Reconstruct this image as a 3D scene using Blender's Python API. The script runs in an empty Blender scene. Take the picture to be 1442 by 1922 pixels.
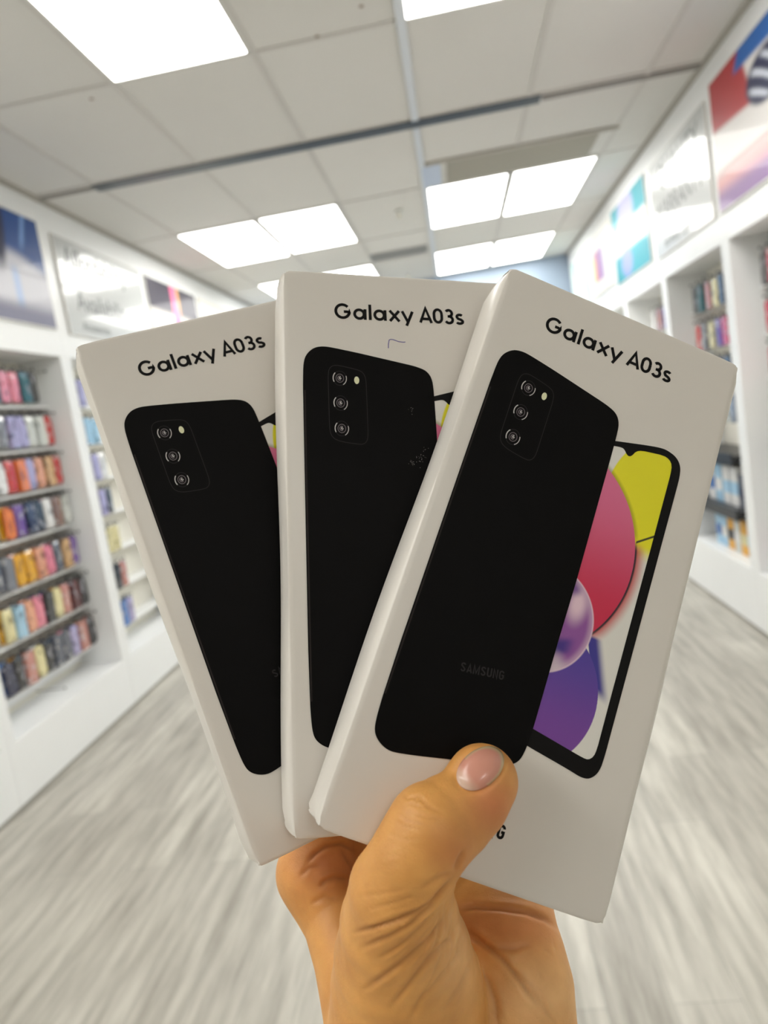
import bpy, bmesh, math, random
import numpy as np
from mathutils import Vector, Matrix
from mathutils.geometry import tessellate_polygon
random.seed(7); rng = np.random.default_rng(7)
SC = bpy.context.scene
COL = SC.collection
# ------------------------------------------------------------------ camera, world, exposure
# rotation rows: camera right / down / forward, in (X, -Z, Y) room axes
MR = [[0.98354504, 0.15325048, 0.09567363], [-0.13930993, 0.98052015, -0.13846652], [-0.11502999, 0.12285977, 0.98573505]]
def axis(i): return Vector((MR[i][0], MR[i][2], -MR[i][1]))
CX, CD, CF = axis(0), axis(1), axis(2)
CAMP = Vector((0, 0, 1.5))
camd = bpy.data.cameras.new('camera'); cam = bpy.data.objects.new('camera', camd); COL.objects.link(cam)
R3 = Matrix((CX, -CD, -CF)).transposed()
cam.matrix_world = Matrix.Translation(CAMP) @ R3.to_4x4()
camd.sensor_fit = 'VERTICAL'; camd.sensor_height = 36.0; camd.sensor_width = 27.0
camd.lens = 1388 / 1922 * 36
camd.clip_start = 0.02; camd.clip_end = 60
camd.dof.use_dof = True; camd.dof.focus_distance = 0.222; camd.dof.aperture_fstop = 13.7
SC.camera = cam
SC.view_settings.view_transform = 'Standard'; SC.view_settings.look = 'None'
SC.view_settings.gamma = 1.0; SC.view_settings.use_curve_mapping = False
SC.view_settings.exposure = 0.0
LAMP_STRENGTH = 9.6
SKY_STRENGTH = 1.2
world = bpy.data.worlds.new('daylight'); SC.world = world; world.use_nodes = True
wb = world.node_tree.nodes['Background']; wb.inputs['Color'].default_value = (0.62, 0.78, 1.0, 1); wb.inputs['Strength'].default_value = SKY_STRENGTH

def C2W(x, y, z):           # camera-frame point (right, down, forward) in metres -> room
    return CAMP + CX * x + CD * y + CF * z
def PX(px, py, d):          # a point seen at pixel px, py at forward distance d (metres), camera frame
    return np.array([(px - 721) / 1388 * d, (py - 961) / 1388 * d, d])

# ------------------------------------------------------------------ materials
def lin(c): return tuple((v / 255 / 12.92) if v / 255 <= 0.04045 else ((v / 255 + 0.055) / 1.055) ** 2.4 for v in c)
MATS = {}
def mat(name, col, rough=0.5, metal=0.0, coat=0.0, spec=0.5, noise=0.0, nscale=40, bump=0.0):
    if name in MATS: return MATS[name]
    m = bpy.data.materials.new(name); m.use_nodes = True; nt = m.node_tree; b = nt.nodes['Principled BSDF']
    b.inputs['Base Color'].default_value = (*col[:3], 1); b.inputs['Roughness'].default_value = rough
    b.inputs['Metallic'].default_value = metal; b.inputs['Coat Weight'].default_value = coat
    b.inputs['Specular IOR Level'].default_value = spec
    if noise or bump:
        tc = nt.nodes.new('ShaderNodeTexCoord'); n = nt.nodes.new('ShaderNodeTexNoise'); n.inputs['Scale'].default_value = nscale; n.inputs['Detail'].default_value = 5
        nt.links.new(tc.outputs['Object'], n.inputs['Vector'])
        if noise:
            mx = nt.nodes.new('ShaderNodeMix'); mx.data_type = 'RGBA'
            mx.inputs['A'].default_value = (*[v * (1 - noise) for v in col[:3]], 1); mx.inputs['B'].default_value = (*[min(1, v * (1 + noise)) for v in col[:3]], 1)
            nt.links.new(n.outputs['Fac'], mx.inputs['Factor']); nt.links.new(mx.outputs['Result'], b.inputs['Base Color'])
        if bump:
            bp = nt.nodes.new('ShaderNodeBump'); bp.inputs['Strength'].default_value = bump; bp.inputs['Distance'].default_value = 0.001
            nt.links.new(n.outputs['Fac'], bp.inputs['Height']); nt.links.new(bp.outputs['Normal'], b.inputs['Normal'])
    MATS[name] = m; return m
def vmat(name, rough=0.5, coat=0.0, spec=0.5):
    m = bpy.data.materials.new(name); m.use_nodes = True; nt = m.node_tree; b = nt.nodes['Principled BSDF']
    a = nt.nodes.new('ShaderNodeVertexColor'); a.layer_name = 'print'
    nt.links.new(a.outputs['Color'], b.inputs['Base Color']); b.inputs['Roughness'].default_value = rough; b.inputs['Coat Weight'].default_value = coat
    b.inputs['Coat Roughness'].default_value = 0.03; b.inputs['Specular IOR Level'].default_value = spec
    return m
def emit(name, col, s):
    m = bpy.data.materials.new(name); m.use_nodes = True; nt = m.node_tree; nt.nodes.clear()
    e = nt.nodes.new('ShaderNodeEmission'); o = nt.nodes.new('ShaderNodeOutputMaterial'); e.inputs['Color'].default_value = (*col, 1); e.inputs['Strength'].default_value = s
    nt.links.new(e.outputs[0], o.inputs[0]); return m
M_WHITE = mat('white laminate', (0.88, 0.895, 0.90), 0.32, noise=0.03, nscale=3)
M_CREAM = mat('cream back board', (0.86, 0.84, 0.76), 0.5, noise=0.03, nscale=3)
M_WALL = mat('wall paint', (0.78, 0.77, 0.73), 0.6, noise=0.02, nscale=8)
M_BLACK = mat('black plastic', (0.015, 0.015, 0.016), 0.35)
M_STEEL = mat('dark steel', (0.10, 0.11, 0.12), 0.4, metal=0.6)
M_LAMP = emit('lamp diffuser', (1.0, 0.985, 0.94), LAMP_STRENGTH)
M_FRAME = mat('lamp frame', (0.75, 0.75, 0.72), 0.4)
M_PAPER = mat('box paper', (0.78, 0.74, 0.68), 0.32, noise=0.015, nscale=60, spec=0.4)
M_INK = mat('black ink', (0.006, 0.0055, 0.0055), 0.5, spec=0.12)
M_PHONE = mat('printed black phone', (0.003, 0.0026, 0.0026), 0.5, spec=0.08, noise=0.25, nscale=120)
M_PHONE_EDGE = mat('printed phone edge', (0.022, 0.017, 0.016), 0.5, spec=0.15)
M_INK_DIM = mat('printed dark grey', (0.030, 0.027, 0.028), 0.5, spec=0.12)
M_INK_LIGHT = mat('printed light grey', (0.62, 0.60, 0.58), 0.4)
M_INK_MID = mat('printed mid grey', (0.16, 0.13, 0.14), 0.4)
M_FLASH = mat('printed pale yellow', (0.80, 0.80, 0.52), 0.4)
M_PEN = mat('blue pen ink', (0.07, 0.05, 0.30), 0.4)
M_SCREEN = vmat('printed screen picture', 0.35)

# ------------------------------------------------------------------ mesh helpers
def new_obj(name, me, m=None, parent=None):
    o = bpy.data.objects.new(name, me); COL.objects.link(o)
    if m is not None and len(me.materials) == 0: me.materials.append(m)
    if parent is not None: o.parent = parent
    return o
def pydata(name, v, f, m=None, parent=None, smooth=False):
    me = bpy.data.meshes.new(name); me.from_pydata([tuple(x) for x in v], [], [tuple(x) for x in f]); me.update()
    if smooth: me.shade_smooth()
    return new_obj(name, me, m, parent)
def box_bm(bm, x0, x1, y0, y1, z0, z1):
    vs = [bm.verts.new((x, y, z)) for x in (x0, x1) for y in (y0, y1) for z in (z0, z1)]
    for f in ((0, 1, 3, 2), (4, 6, 7, 5), (0, 4, 5, 1), (2, 3, 7, 6), (0, 2, 6, 4), (1, 5, 7, 3)): bm.faces.new([vs[i] for i in f])
    return vs
def bm_obj(name, bm, m, parent=None, bevel=0, seg=2, smooth=False):
    bmesh.ops.recalc_face_normals(bm, faces=bm.faces)
    if bevel:
        bmesh.ops.bevel(bm, geom=list(bm.edges), offset=bevel, segments=seg, affect='EDGES', profile=0.5)
    me = bpy.data.meshes.new(name); bm.to_mesh(me); bm.free()
    if smooth: me.shade_smooth()
    return new_obj(name, me, m, parent)
def box(name, x0, x1, y0, y1, z0, z1, m, parent=None, bevel=0.0, seg=2):
    bm = bmesh.new(); box_bm(bm, x0, x1, y0, y1, z0, z1); return bm_obj(name, bm, m, parent, bevel, seg)
def tube_bm(bm, p, q, r, n=10, r2=None):
    p, q = Vector(p), Vector(q); d = (q - p); L = d.length
    mt = Matrix.Translation((p + q) / 2) @ d.to_track_quat('Z', 'Y').to_matrix().to_4x4()
    bmesh.ops.create_cone(bm, cap_ends=True, segments=n, radius1=r, radius2=r if r2 is None else r2, depth=L, matrix=mt)
def tag(o, label, cat, group=None):
    o['label'] = label; o['category'] = cat
    if group: o['group'] = group
    return o
def struct(o): o['kind'] = 'structure'; return o
def empty(name, loc, label=None, cat=None, group=None):
    o = bpy.data.objects.new(name, None); o.empty_display_size = 0.02; COL.objects.link(o); o.location = loc
    if label: tag(o, label, cat, group)
    return o

# ------------------------------------------------------------------ room shell
XL, XR, YB, YE, ZC = -2.2, 1.51, -3.6, 9.0, 3.05
# floor: grey-beige wood planks
mf = bpy.data.materials.new('grey oak planks'); mf.use_nodes = True; nt = mf.node_tree; b = nt.nodes['Principled BSDF']
tc = nt.nodes.new('ShaderNodeTexCoord'); mp = nt.nodes.new('ShaderNodeMapping'); mp.inputs['Rotation'].default_value = (0, 0, math.radians(90))
br = nt.nodes.new('ShaderNodeTexBrick'); br.inputs['Scale'].default_value = 1.0; br.inputs['Brick Width'].default_value = 1.22; br.inputs['Row Height'].default_value = 0.16
br.inputs['Mortar Size'].default_value = 0.0012; br.inputs['Color1'].default_value = (0.54, 0.52, 0.47, 1); br.inputs['Color2'].default_value = (0.42, 0.40, 0.36, 1); br.inputs['Mortar'].default_value = (0.33, 0.32, 0.29, 1); br.offset = 0.37
mp2 = nt.nodes.new('ShaderNodeMapping'); mp2.inputs['Scale'].default_value = (16, 1.3, 1)
ns = nt.nodes.new('ShaderNodeTexNoise'); ns.inputs['Scale'].default_value = 1.6; ns.inputs['Detail'].default_value = 6; ns.inputs['Roughness'].default_value = 0.6
cr = nt.nodes.new('ShaderNodeValToRGB'); cr.color_ramp.elements[0].position = 0.32; cr.color_ramp.elements[0].color = (0.62, 0.61, 0.58, 1); cr.color_ramp.elements[1].position = 0.66; cr.color_ramp.elements[1].color = (1.12, 1.12, 1.10, 1)
mx = nt.nodes.new('ShaderNodeMix'); mx.data_type = 'RGBA'; mx.blend_type = 'MULTIPLY'; mx.inputs['Factor'].default_value = 1
for a, c in ((tc.outputs['Object'], mp.inputs['Vector']), (mp.outputs[0], br.inputs['Vector']), (tc.outputs['Object'], mp2.inputs['Vector']), (mp2.outputs[0], ns.inputs['Vector']),
             (ns.outputs['Fac'], cr.inputs['Fac']), (br.outputs['Color'], mx.inputs['A']), (cr.outputs['Color'], mx.inputs['B']), (mx.outputs['Result'], b.inputs['Base Color'])): nt.links.new(a, c)
b.inputs['Roughness'].default_value = 0.42
struct(box('floor', XL - 0.6, XR + 0.6, YB - 0.1, YE + 0.1, -0.1, 0.0, mf))
# ceiling: mineral tiles with faint mottling and a few brown specks
mc = bpy.data.materials.new('mineral ceiling tiles'); mc.use_nodes = True; nt = mc.node_tree; b = nt.nodes['Principled BSDF']
tc = nt.nodes.new('ShaderNodeTexCoord'); n1 = nt.nodes.new('ShaderNodeTexNoise'); n1.inputs['Scale'].default_value = 0.9; n1.inputs['Detail'].default_value = 3
cr = nt.nodes.new('ShaderNodeValToRGB'); cr.color_ramp.elements[0].color = (0.71, 0.70, 0.67, 1); cr.color_ramp.elements[1].color = (0.80, 0.79, 0.765, 1)
nt.links.new(tc.outputs['Object'], n1.inputs['Vector']); nt.links.new(n1.outputs['Fac'], cr.inputs['Fac']); nt.links.new(cr.outputs['Color'], b.inputs['Base Color'])
b.inputs['Roughness'].default_value = 0.8
struct(box('ceiling', XL - 0.6, XR + 0.6, YB - 0.1, YE + 0.1, ZC, ZC + 0.1, mc))
# T-bar grid
GX = [-1.83, -1.22, -0.61, 0.0, 0.61, 1.22]
GY = [-2.9, -1.7, -0.5, 0.75, 1.96, 3.18, 4.20, 5.44, 6.64, 7.66, 8.9]
bm = bmesh.new()
for x in GX: box_bm(bm, x - 0.012, x + 0.012, YB, YE, ZC - 0.006, ZC)
for y in GY: box_bm(bm, XL, XR, y - 0.010, y + 0.010, ZC - 0.0055, ZC)
struct(bm_obj('trim_1', bm, mat('ceiling grid', (0.66, 0.64, 0.61), 0.5)))
bm = bmesh.new(); box_bm(bm, -0.019, 0.019, YB, 4.2, ZC - 0.012, ZC - 0.006); box_bm(bm, -0.019, 0.019, 4.32, YE, ZC - 0.012, ZC - 0.006)
struct(bm_obj('trim_2', bm, mat('bright grid bar', (0.78, 0.82, 0.88), 0.35)))
bm = bmesh.new(); box_bm(bm, XL, XL + 0.022, YB, YE, ZC - 0.022, ZC); box_bm(bm, XR - 0.022, XR, YB, YE, ZC - 0.022, ZC)
struct(bm_obj('trim_3', bm, mat('wall angle', (0.42, 0.40, 0.36), 0.5)))
# walls behind the shelving, end walls
struct(box('wall_left', XL - 0.42, XL - 0.32, YB, YE, 0, ZC, M_WALL))
struct(box('wall_right', XR + 0.32, XR + 0.42, YB, YE, 0, ZC, M_WALL))
def storefront(wname, y0, y1, num, lo, hi, glass_y, mull):
    bm = bmesh.new(); X0, X1 = XL - 0.42, XR + 0.42
    box_bm(bm, X0, lo, y0, y1, 0, ZC); box_bm(bm, hi, X1, y0, y1, 0, ZC); box_bm(bm, lo, hi, y0, y1, 2.72, ZC); box_bm(bm, lo, hi, y0, y1, 0, 0.25)
    struct(bm_obj(wname, bm, mat('blue-grey paint', (0.30, 0.37, 0.47), 0.6)))
    bm = bmesh.new()
    k = 0
    for i in range(mull + 1):
        x = lo + (hi - lo) * i / mull; box_bm(bm, x - 0.03, x + 0.03, glass_y - 0.03, glass_y + 0.03, 0.25, 2.72)
    for z in (0.27, 2.15, 2.69): box_bm(bm, lo, hi, glass_y - 0.03, glass_y + 0.03, z - 0.03, z + 0.03)
    fr = struct(bm_obj('window_%d' % num, bm, mat('dark window frame', (0.05, 0.06, 0.075), 0.4)))
    mg = bpy.data.materials.get('window glass')
    if mg is None:
        mg = bpy.data.materials.new('window glass'); mg.use_nodes = True; nt = mg.node_tree; nt.nodes.clear()
        t = nt.nodes.new('ShaderNodeBsdfTransparent'); t.inputs[0].default_value = (0.86, 0.93, 0.96, 1); g = nt.nodes.new('ShaderNodeBsdfGlossy'); g.inputs['Roughness'].default_value = 0.02
        f = nt.nodes.new('ShaderNodeFresnel'); mxs = nt.nodes.new('ShaderNodeMixShader'); o = nt.nodes.new('ShaderNodeOutputMaterial')
        nt.links.new(f.outputs[0], mxs.inputs[0]); nt.links.new(t.outputs[0], mxs.inputs[1]); nt.links.new(g.outputs[0], mxs.inputs[2]); nt.links.new(mxs.outputs[0], o.inputs[0])
    box('pane', lo, hi, glass_y - 0.004, glass_y + 0.004, 0.25, 2.72, mg, fr)
storefront('wall_front', YE, YE + 0.1, 1, -1.6, 1.2, YE + 0.05, 6)
struct(box('wall_back', XL - 0.42, XR + 0.42, YB - 0.1, YB, 0, ZC, mat('warm tan wall', (0.27, 0.20, 0.135), 0.6, noise=0.05, nscale=2)))  # unseen wall, its tan chosen for a dim warm bounce onto the boxes
# street level outside, so that the windows do not look into nothing
struct(box('ground', -12, 12, YE + 0.1, 24, -0.12, -0.02, mat('pavement', (0.35, 0.35, 0.34), 0.8, noise=0.1, nscale=3)))

# ------------------------------------------------------------------ ceiling fixtures
def lamp(x0, x1, y0, y1, label):
    cx, cy = (x0 + x1) / 2, (y0 + y1) / 2; a, c = (x1 - x0) / 2, (y1 - y0) / 2
    t = empty('ceiling_light', (cx, cy, ZC), label, 'ceiling light', 'square-panelled ceiling lights')
    bm = bmesh.new(); w = 0.014
    for q in ((-a, a, -c, -c + w), (-a, a, c - w, c), (-a, -a + w, -c, c), (a - w, a, -c, c)): box_bm(bm, *q, -0.010, -0.0005)
    bm_obj('frame', bm, M_FRAME, t)
    box('diffuser', -a + w, a - w, -c + w, c - w, -0.007, -0.001, M_LAMP, t)
Z = 0.008
for x0, x1, y0, y1, lb in (
    (-1.22, -0.61, 1.96, 3.17, 'large bright ceiling panel above the left box, nearest on the left side'),
    (0.0, 0.61, 1.96, 3.18, 'bright ceiling panel cut by the top edge, above the middle box'),
    (0.61, 1.22, 1.96, 3.18, 'bright ceiling panel beside the one cut by the top edge, out over the right aisle'),
    (-1.84, -1.23, 5.44, 6.65, 'left panel of the pair lit over the left box'),
    (-1.22, -0.62, 5.42, 6.60, 'right panel of the pair lit over the left box'),
    (0.0, 0.60, 5.46, 6.64, 'left panel of the nearer pair lit over the right box'),
    (0.61, 1.21, 5.46, 6.66, 'right panel of the nearer pair lit over the right box'),
    (0.0, 0.60, 7.67, 8.88, 'left panel of the far pair just above the right box'),
    (0.61, 1.21, 7.67, 8.88, 'right panel of the far pair just above the right box'),
    (-1.84, -1.23, 7.67, 8.88, 'far ceiling panel peeking beside the middle box, left one of two'),
    (-1.22, -0.62, 7.67, 8.88, 'far ceiling panel peeking above the middle box, right one of two'),
    (-1.84, -1.22, -0.52, 0.66, 'unseen ceiling panel added above the viewer, nearest the left wall'),  # added out of view to brighten the left sides of the boxes
    (-1.84, -1.22, -1.76, -0.55, 'unseen ceiling panel added behind the viewer, nearest the left wall'),  # added out of view for light from the left
    (0.61, 1.22, -2.88, -1.72, 'unseen ceiling panel added far behind the viewer, on the right')):  # added out of view as fill for the box fronts and palm
    lamp(x0 + Z, x1 - Z, y0, y1, lb)
t = empty('ceiling_track', (-0.57, 4.255, ZC), 'long dark metal track crossing the ceiling tiles above the boxes', 'track')
bm = bmesh.new(); box_bm(bm, -1.28, 1.24, -0.052, 0.048, -0.012, -0.0005); bm_obj('channel', bm, M_STEEL, t)
bm = bmesh.new(); box_bm(bm, -1.62, -1.29, -0.02, 0.02, -0.008, -0.0005)
bm_obj('end_rail', bm, mat('dull grey rail', (0.30, 0.28, 0.26), 0.5), t)
bm = bmesh.new(); box_bm(bm, 1.25, 2.07, -0.024, 0.024, -0.012, -0.0005)
e = bm_obj('end_rail', bm, mat('dull grey rail', (0.30, 0.28, 0.26), 0.5), t); e['label'] = 'thin pale grey end rail'
t = empty('air_vent', (0.66, 5.19, ZC), 'beige ceiling vent strip in front of the bright pair over the right box', 'vent')
box('panel', -0.50, 0.46, -0.20, 0.23, -0.010, -0.001, mat('beige vent', (0.40, 0.38, 0.32), 0.7), t)
bm = bmesh.new(); box_bm(bm, -0.64, 0.57, -0.26, -0.225, -0.016, -0.001); bm_obj('front_lip', bm, mat('vent lip', (0.50, 0.48, 0.43), 0.6), t)
box('side_flap', -0.66, -0.54, -0.2, 0.23, -0.012, -0.001, mat('pale blue flap', (0.62, 0.70, 0.86), 0.4), t)
t = empty('air_vent', (-0.33, 7.38, ZC), 'grey ceiling vent farther away above the middle box', 'vent')
box('panel', -0.28, 0.28, -0.15, 0.15, -0.010, -0.001, mat('grey vent', (0.36, 0.37, 0.37), 0.7), t)
bm = bmesh.new()
for k in range(5): box_bm(bm, -0.26, 0.26, -0.13 + k * 0.06, -0.11 + k * 0.06, -0.016, -0.010)
bm_obj('slat', bm, MATS['grey vent'], t)
for x, y, lb in ((-0.22, 5.91, 'small white sprinkler head on the ceiling between the lit pairs'), (-0.32, 8.55, 'tiny white sprinkler head on the ceiling just above the middle box')):
    t = empty('sprinkler', (x, y, ZC), lb, 'sprinkler')
    bm = bmesh.new(); tube_bm(bm, (0, 0, -0.012), (0, 0, -0.001), 0.035, 18, 0.03); bm_obj('plate', bm, M_FRAME, t)
    bm = bmesh.new(); tube_bm(bm, (0, 0, -0.05), (0, 0, -0.012), 0.012, 12); tube_bm(bm, (0, 0, -0.056), (0, 0, -0.05), 0.022, 14); bm_obj('nozzle', bm, mat('brass white', (0.75, 0.72, 0.62), 0.4), t)
for x, y in ((-0.14, 3.02), (-0.34, 3.165), (-1.36, 3.27), (-1.78, 3.20)):
    bm = bmesh.new(); bmesh.ops.create_uvsphere(bm, u_segments=10, v_segments=6, radius=0.009); 
    for v in bm.verts: v.co.z *= 0.25; v.co.x *= 1 + 0.3 * math.sin(9 * v.co.y * 100)
    o = bm_obj('stain_speck', bm, mat('brown speck', (0.25, 0.16, 0.10), 0.8)); o.location = (x, y, ZC - 0.0018)
    tag(o, {(-0.14): 'brown speck on the ceiling tile near the top edge, farthest right of four', (-0.34): 'brown speck on the ceiling grid bar between the two nearest lights', (-1.36): 'brown speck on the tile just under the large left ceiling light', (-1.78): 'brown speck on the ceiling grid bar left of the large left light'}[x], 'stain', 'specks on the ceiling')

# ------------------------------------------------------------------ shelving units along both walls
NZ0, NZ1 = 0.31, 2.14          # niche opening
ND = 0.27                      # niche depth
ROWZ = [2.075, 1.835, 1.605, 1.375, 1.130, 0.885, 0.640]
BY = [-2.80, -1.64, -0.48, 0.68, 1.82, 2.98, 4.20, 5.36, 6.52, 7.68, 8.96]
def unit(side, i, label, zb=NZ0):
    y0, y1 = BY[i], BY[i + 1]; L = y1 - y0; s = side                      # s=-1 left wall, +1 right wall
    X = XL if s < 0 else XR
    t = empty('wall_shelving_unit', (X, (y0 + y1) / 2, 0), label, 'shelving', 'white shelving units along the walls')
    def bx(name, d0, d1, ya, yb, z0, z1, m, bev=0.0):
        xa, xb = sorted((s * d0, s * d1)); return box(name, xa, xb, ya, yb, z0, z1, m, t, bev)
    h = L / 2 - 0.0005
    bx('plinth', 0.0, 0.30, -h, h, 0.02, zb, M_WHITE, 0.003)
    bx('kickboard', 0.006, 0.28, -h, h, 0.0005, 0.0195, mat('grey kick', (0.36, 0.35, 0.32), 0.5))
    bx('back_panel', ND, ND + 0.02, -h, h, zb, NZ1, M_CREAM)
    bx('side_panel', 0, ND, -h, -h + 0.056, zb, NZ1, M_WHITE, 0.003); bx('side_panel', 0, ND, h - 0.056, h, zb, NZ1, M_WHITE, 0.003)
    bx('header', 0, 0.30, -h, h, NZ1, ZC - 0.003, M_WHITE, 0.002)
    if i >= 5 and i <= 7:
        for z in ROWZ[:(7 if s < 0 or i == 5 else 3)]: bx('ledge', 0.135, ND, -h + 0.058, h - 0.058, z - 0.212, z - 0.198, M_WHITE, 0.002)
    return t
UN = ['the unit behind the viewer, first from the window', 'second from the window', 'third from the window', 'beside the viewer', 'out of frame just before the boxes', 'holding the nearest rows of phone cases', 'second in view, mostly hidden behind a box', 'third in view', 'fourth in view', 'farthest from the viewer']
UL, UR = {}, {}
for i in range(10):
    UL[i] = unit(-1, i, 'white shelving unit on the left wall, ' + UN[i]); UR[i] = unit(1, i, 'white shelving unit on the right wall, ' + UN[i], 0.36)
# lower lip board of the left nearest niche
box('lip_board', -0.255, -0.235, -0.54, 0.50, 0.36, 0.40, M_WHITE, UL[5])

# ------------------------------------------------------------------ phone cases on pegs
def case_mesh(kind):
    W_, T_, H_ = 0.078, 0.014, 0.165
    bm = bmesh.new()
    if kind == 0:      # slim case in rounded sleeve
        box_bm(bm, -T_ / 2, T_ / 2, -W_ / 2, W_ / 2, -H_, 0); bmesh.ops.recalc_face_normals(bm, faces=bm.faces)
        bmesh.ops.bevel(bm, geom=[e for e in bm.edges if abs(e.verts[0].co.x - e.verts[1].co.x) > 0.01], offset=0.012, segments=4, affect='EDGES')
        bmesh.ops.bevel(bm, geom=[e for e in bm.edges if e.calc_face_angle(0) > 1.2], offset=0.003, segments=2, affect='EDGES')
    elif kind == 1:    # bulging blister pack
        bmesh.ops.create_grid(bm, x_segments=10, y_segments=16, size=0.5)
        for v in bm.verts:
            y, z = v.co.x * W_, (v.co.y - 0.5) * H_; u, w = abs(v.co.x) * 2, abs(v.co.y) * 2
            v.co = (T_ / 2 * (1 - u ** 6) * (1 - w ** 8) + 0.002, y, z)
        ex = bmesh.ops.extrude_edge_only(bm, edges=[e for e in bm.edges if e.is_boundary]); vs = [g for g in ex['geom'] if isinstance(g, bmesh.types.BMVert)]
        for v in vs: v.co.x = -T_ / 2
        bmesh.ops.contextual_create(bm, geom=[e for e in bm.edges if e.is_boundary])
    else:              # thick boxed pack
        box_bm(bm, -T_ * 0.9, T_ * 0.9, -W_ / 2, W_ / 2, -H_, 0); bmesh.ops.recalc_face_normals(bm, faces=bm.faces); bmesh.ops.bevel(bm, geom=list(bm.edges), offset=0.0015, segments=2, affect='EDGES')
    me = bpy.data.meshes.new('phone_case'); bm.to_mesh(me); bm.free(); return me
def tab_mesh():
    bm = bmesh.new(); pts = [(-0.017, 0), (0.017, 0), (0.016, 0.010), (0.009, 0.013), (0.008, 0.022), (-0.008, 0.022), (-0.009, 0.013), (-0.016, 0.009)]
    a = [bm.verts.new((-0.0008, y, z - 0.002)) for y, z in pts]; c = [bm.verts.new((0.0008, y, z - 0.002)) for y, z in pts]
    bm.faces.new(a[::-1]); bm.faces.new(c); n = len(pts)
    for i in range(n): bm.faces.new((a[i], a[(i + 1) % n], c[(i + 1) % n], c[i]))
    bmesh.ops.recalc_face_normals(bm, faces=bm.faces); me = bpy.data.meshes.new('hang_tab'); bm.to_mesh(me); bm.free(); return me
CASES = [case_mesh(k) for k in range(3)]; TAB = tab_mesh(); TAB.materials.append(M_BLACK)
CMAT = {}
CC = dict(red=(190, 30, 28), tan=(205, 165, 115), peach=(226, 160, 128), lavender=(168, 160, 200), grey=(120, 122, 130), white=(225, 225, 225), black=(22, 22, 26),
          navy=(28, 34, 70), brown=(128, 96, 82), purple=(104, 66, 150), orange=(232, 120, 40), yellow=(228, 165, 10), pink=(228, 130, 150), slate=(78, 82, 96), blue=(60, 110, 180),
          lightblue=(160, 200, 228), cream=(222, 212, 160), rose=(190, 130, 120), teal=(24, 92, 100), maroon=(84, 18, 24), clear=(206, 210, 205), green=(70, 140, 80), crimson=(200, 20, 70))
WORD = dict(lightblue='light blue', clear='clear grey', rose='dusty rose', crimson='hot pink', slate='slate grey', navy='navy blue')
def cmat(c):
    if c not in CMAT:
        m = mat('case ' + c, lin(CC[c]), 0.2, coat=0.9, noise=0.35, nscale=14); CMAT[c] = m
        nt = m.node_tree; b = nt.nodes['Principled BSDF']; src = b.inputs['Base Color'].links[0].from_socket
        oi = nt.nodes.new('ShaderNodeObjectInfo'); tc = nt.nodes.new('ShaderNodeTexCoord'); ad = nt.nodes.new('ShaderNodeVectorMath'); ad.operation = 'ADD'
        vo = nt.nodes.new('ShaderNodeTexNoise'); vo.inputs['Scale'].default_value = 22; cr = nt.nodes.new('ShaderNodeValToRGB'); cr.color_ramp.interpolation = 'CONSTANT'
        cr.color_ramp.elements[0].color = (0, 0, 0, 1); cr.color_ramp.elements[1].position = 0.60; cr.color_ramp.elements[1].color = (1, 1, 1, 1)
        mx = nt.nodes.new('ShaderNodeMix'); mx.data_type = 'RGBA'; k = lin(CC[c]); dk = sum(k) < 0.25
        mx.inputs['B'].default_value = (0.30, 0.30, 0.34, 1) if dk else (*[v * 0.45 + (0.35 if sum(k) < 1.0 else -0.02) for v in k], 1)
        for a_, b_ in ((tc.outputs['Object'], ad.inputs[0]), (oi.outputs['Location'], ad.inputs[1]), (ad.outputs[0], vo.inputs['Vector']), (vo.outputs['Fac'], cr.inputs['Fac']), (cr.outputs['Color'], mx.inputs['Factor']), (src, mx.inputs['A']), (mx.outputs['Result'], b.inputs['Base Color'])): nt.links.new(a_, b_)
    return CMAT[c]
CM = {}
def case_variant(kind, c):
    if (kind, c) not in CM:
        me = CASES[kind].copy(); me.materials.clear(); me.materials.append(cmat(c)); CM[(kind, c)] = me
    return CM[(kind, c)]
ORD = ['first', 'second', 'third', 'fourth', 'fifth', 'sixth', 'seventh', 'eighth', 'ninth', 'tenth', 'eleventh']
ROWW = ['one', 'two', 'three', 'four', 'five', 'six', 'seven']
def peg_of(u, X, side, y, z):
    bm = bmesh.new(); tube_bm(bm, (side * (ND - 0.002), y, z), (side * 0.10, y, z), 0.0022, 8)
    p = bm_obj('peg', bm, mat('peg steel', (0.30, 0.29, 0.27), 0.4), u); bm = bmesh.new(); bmesh.ops.create_uvsphere(bm, u_segments=10, v_segments=8, radius=0.0065)
    for v in bm.verts: v.co += Vector((side * 0.10, y, z))
    bm_obj('peg_tip', bm, M_BLACK, p)
def hang(side, u, y, z, cols, row, col, tilt, where, post):
    X = XL if side < 0 else XR
    peg_of(u, X, side, y - u.location.y, z)
    n = len(cols)
    for k, c in enumerate(cols):           # k=0 front
        kind = (row * 3 + col * 2 + k) % 3
        x = X + side * (0.118 + k * 0.030)
        t = empty('phone_case', (x, y + (k - n / 2) * 0.004, z - 0.020), None)
        pos = '' if n == 1 else (' in front' if k == 0 else ' behind')
        tag(t, '%s case%s, row %s from top, %s peg %s, %s' % (WORD.get(c, c), pos, ROWW[row], ORD[col], post, where), 'phone case', 'phone cases hung on the wall pegs')
        t.rotation_euler = (math.radians(tilt), 0, 0 if side < 0 else math.pi)
        b = bpy.data.objects.new('case_body', case_variant(kind, c)); COL.objects.link(b); b.parent = t
        h = bpy.data.objects.new('hang_tab', TAB); COL.objects.link(h); h.parent = t
ROWZ = [2.075, 1.835, 1.605, 1.375, 1.130, 0.885, 0.640]
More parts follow.
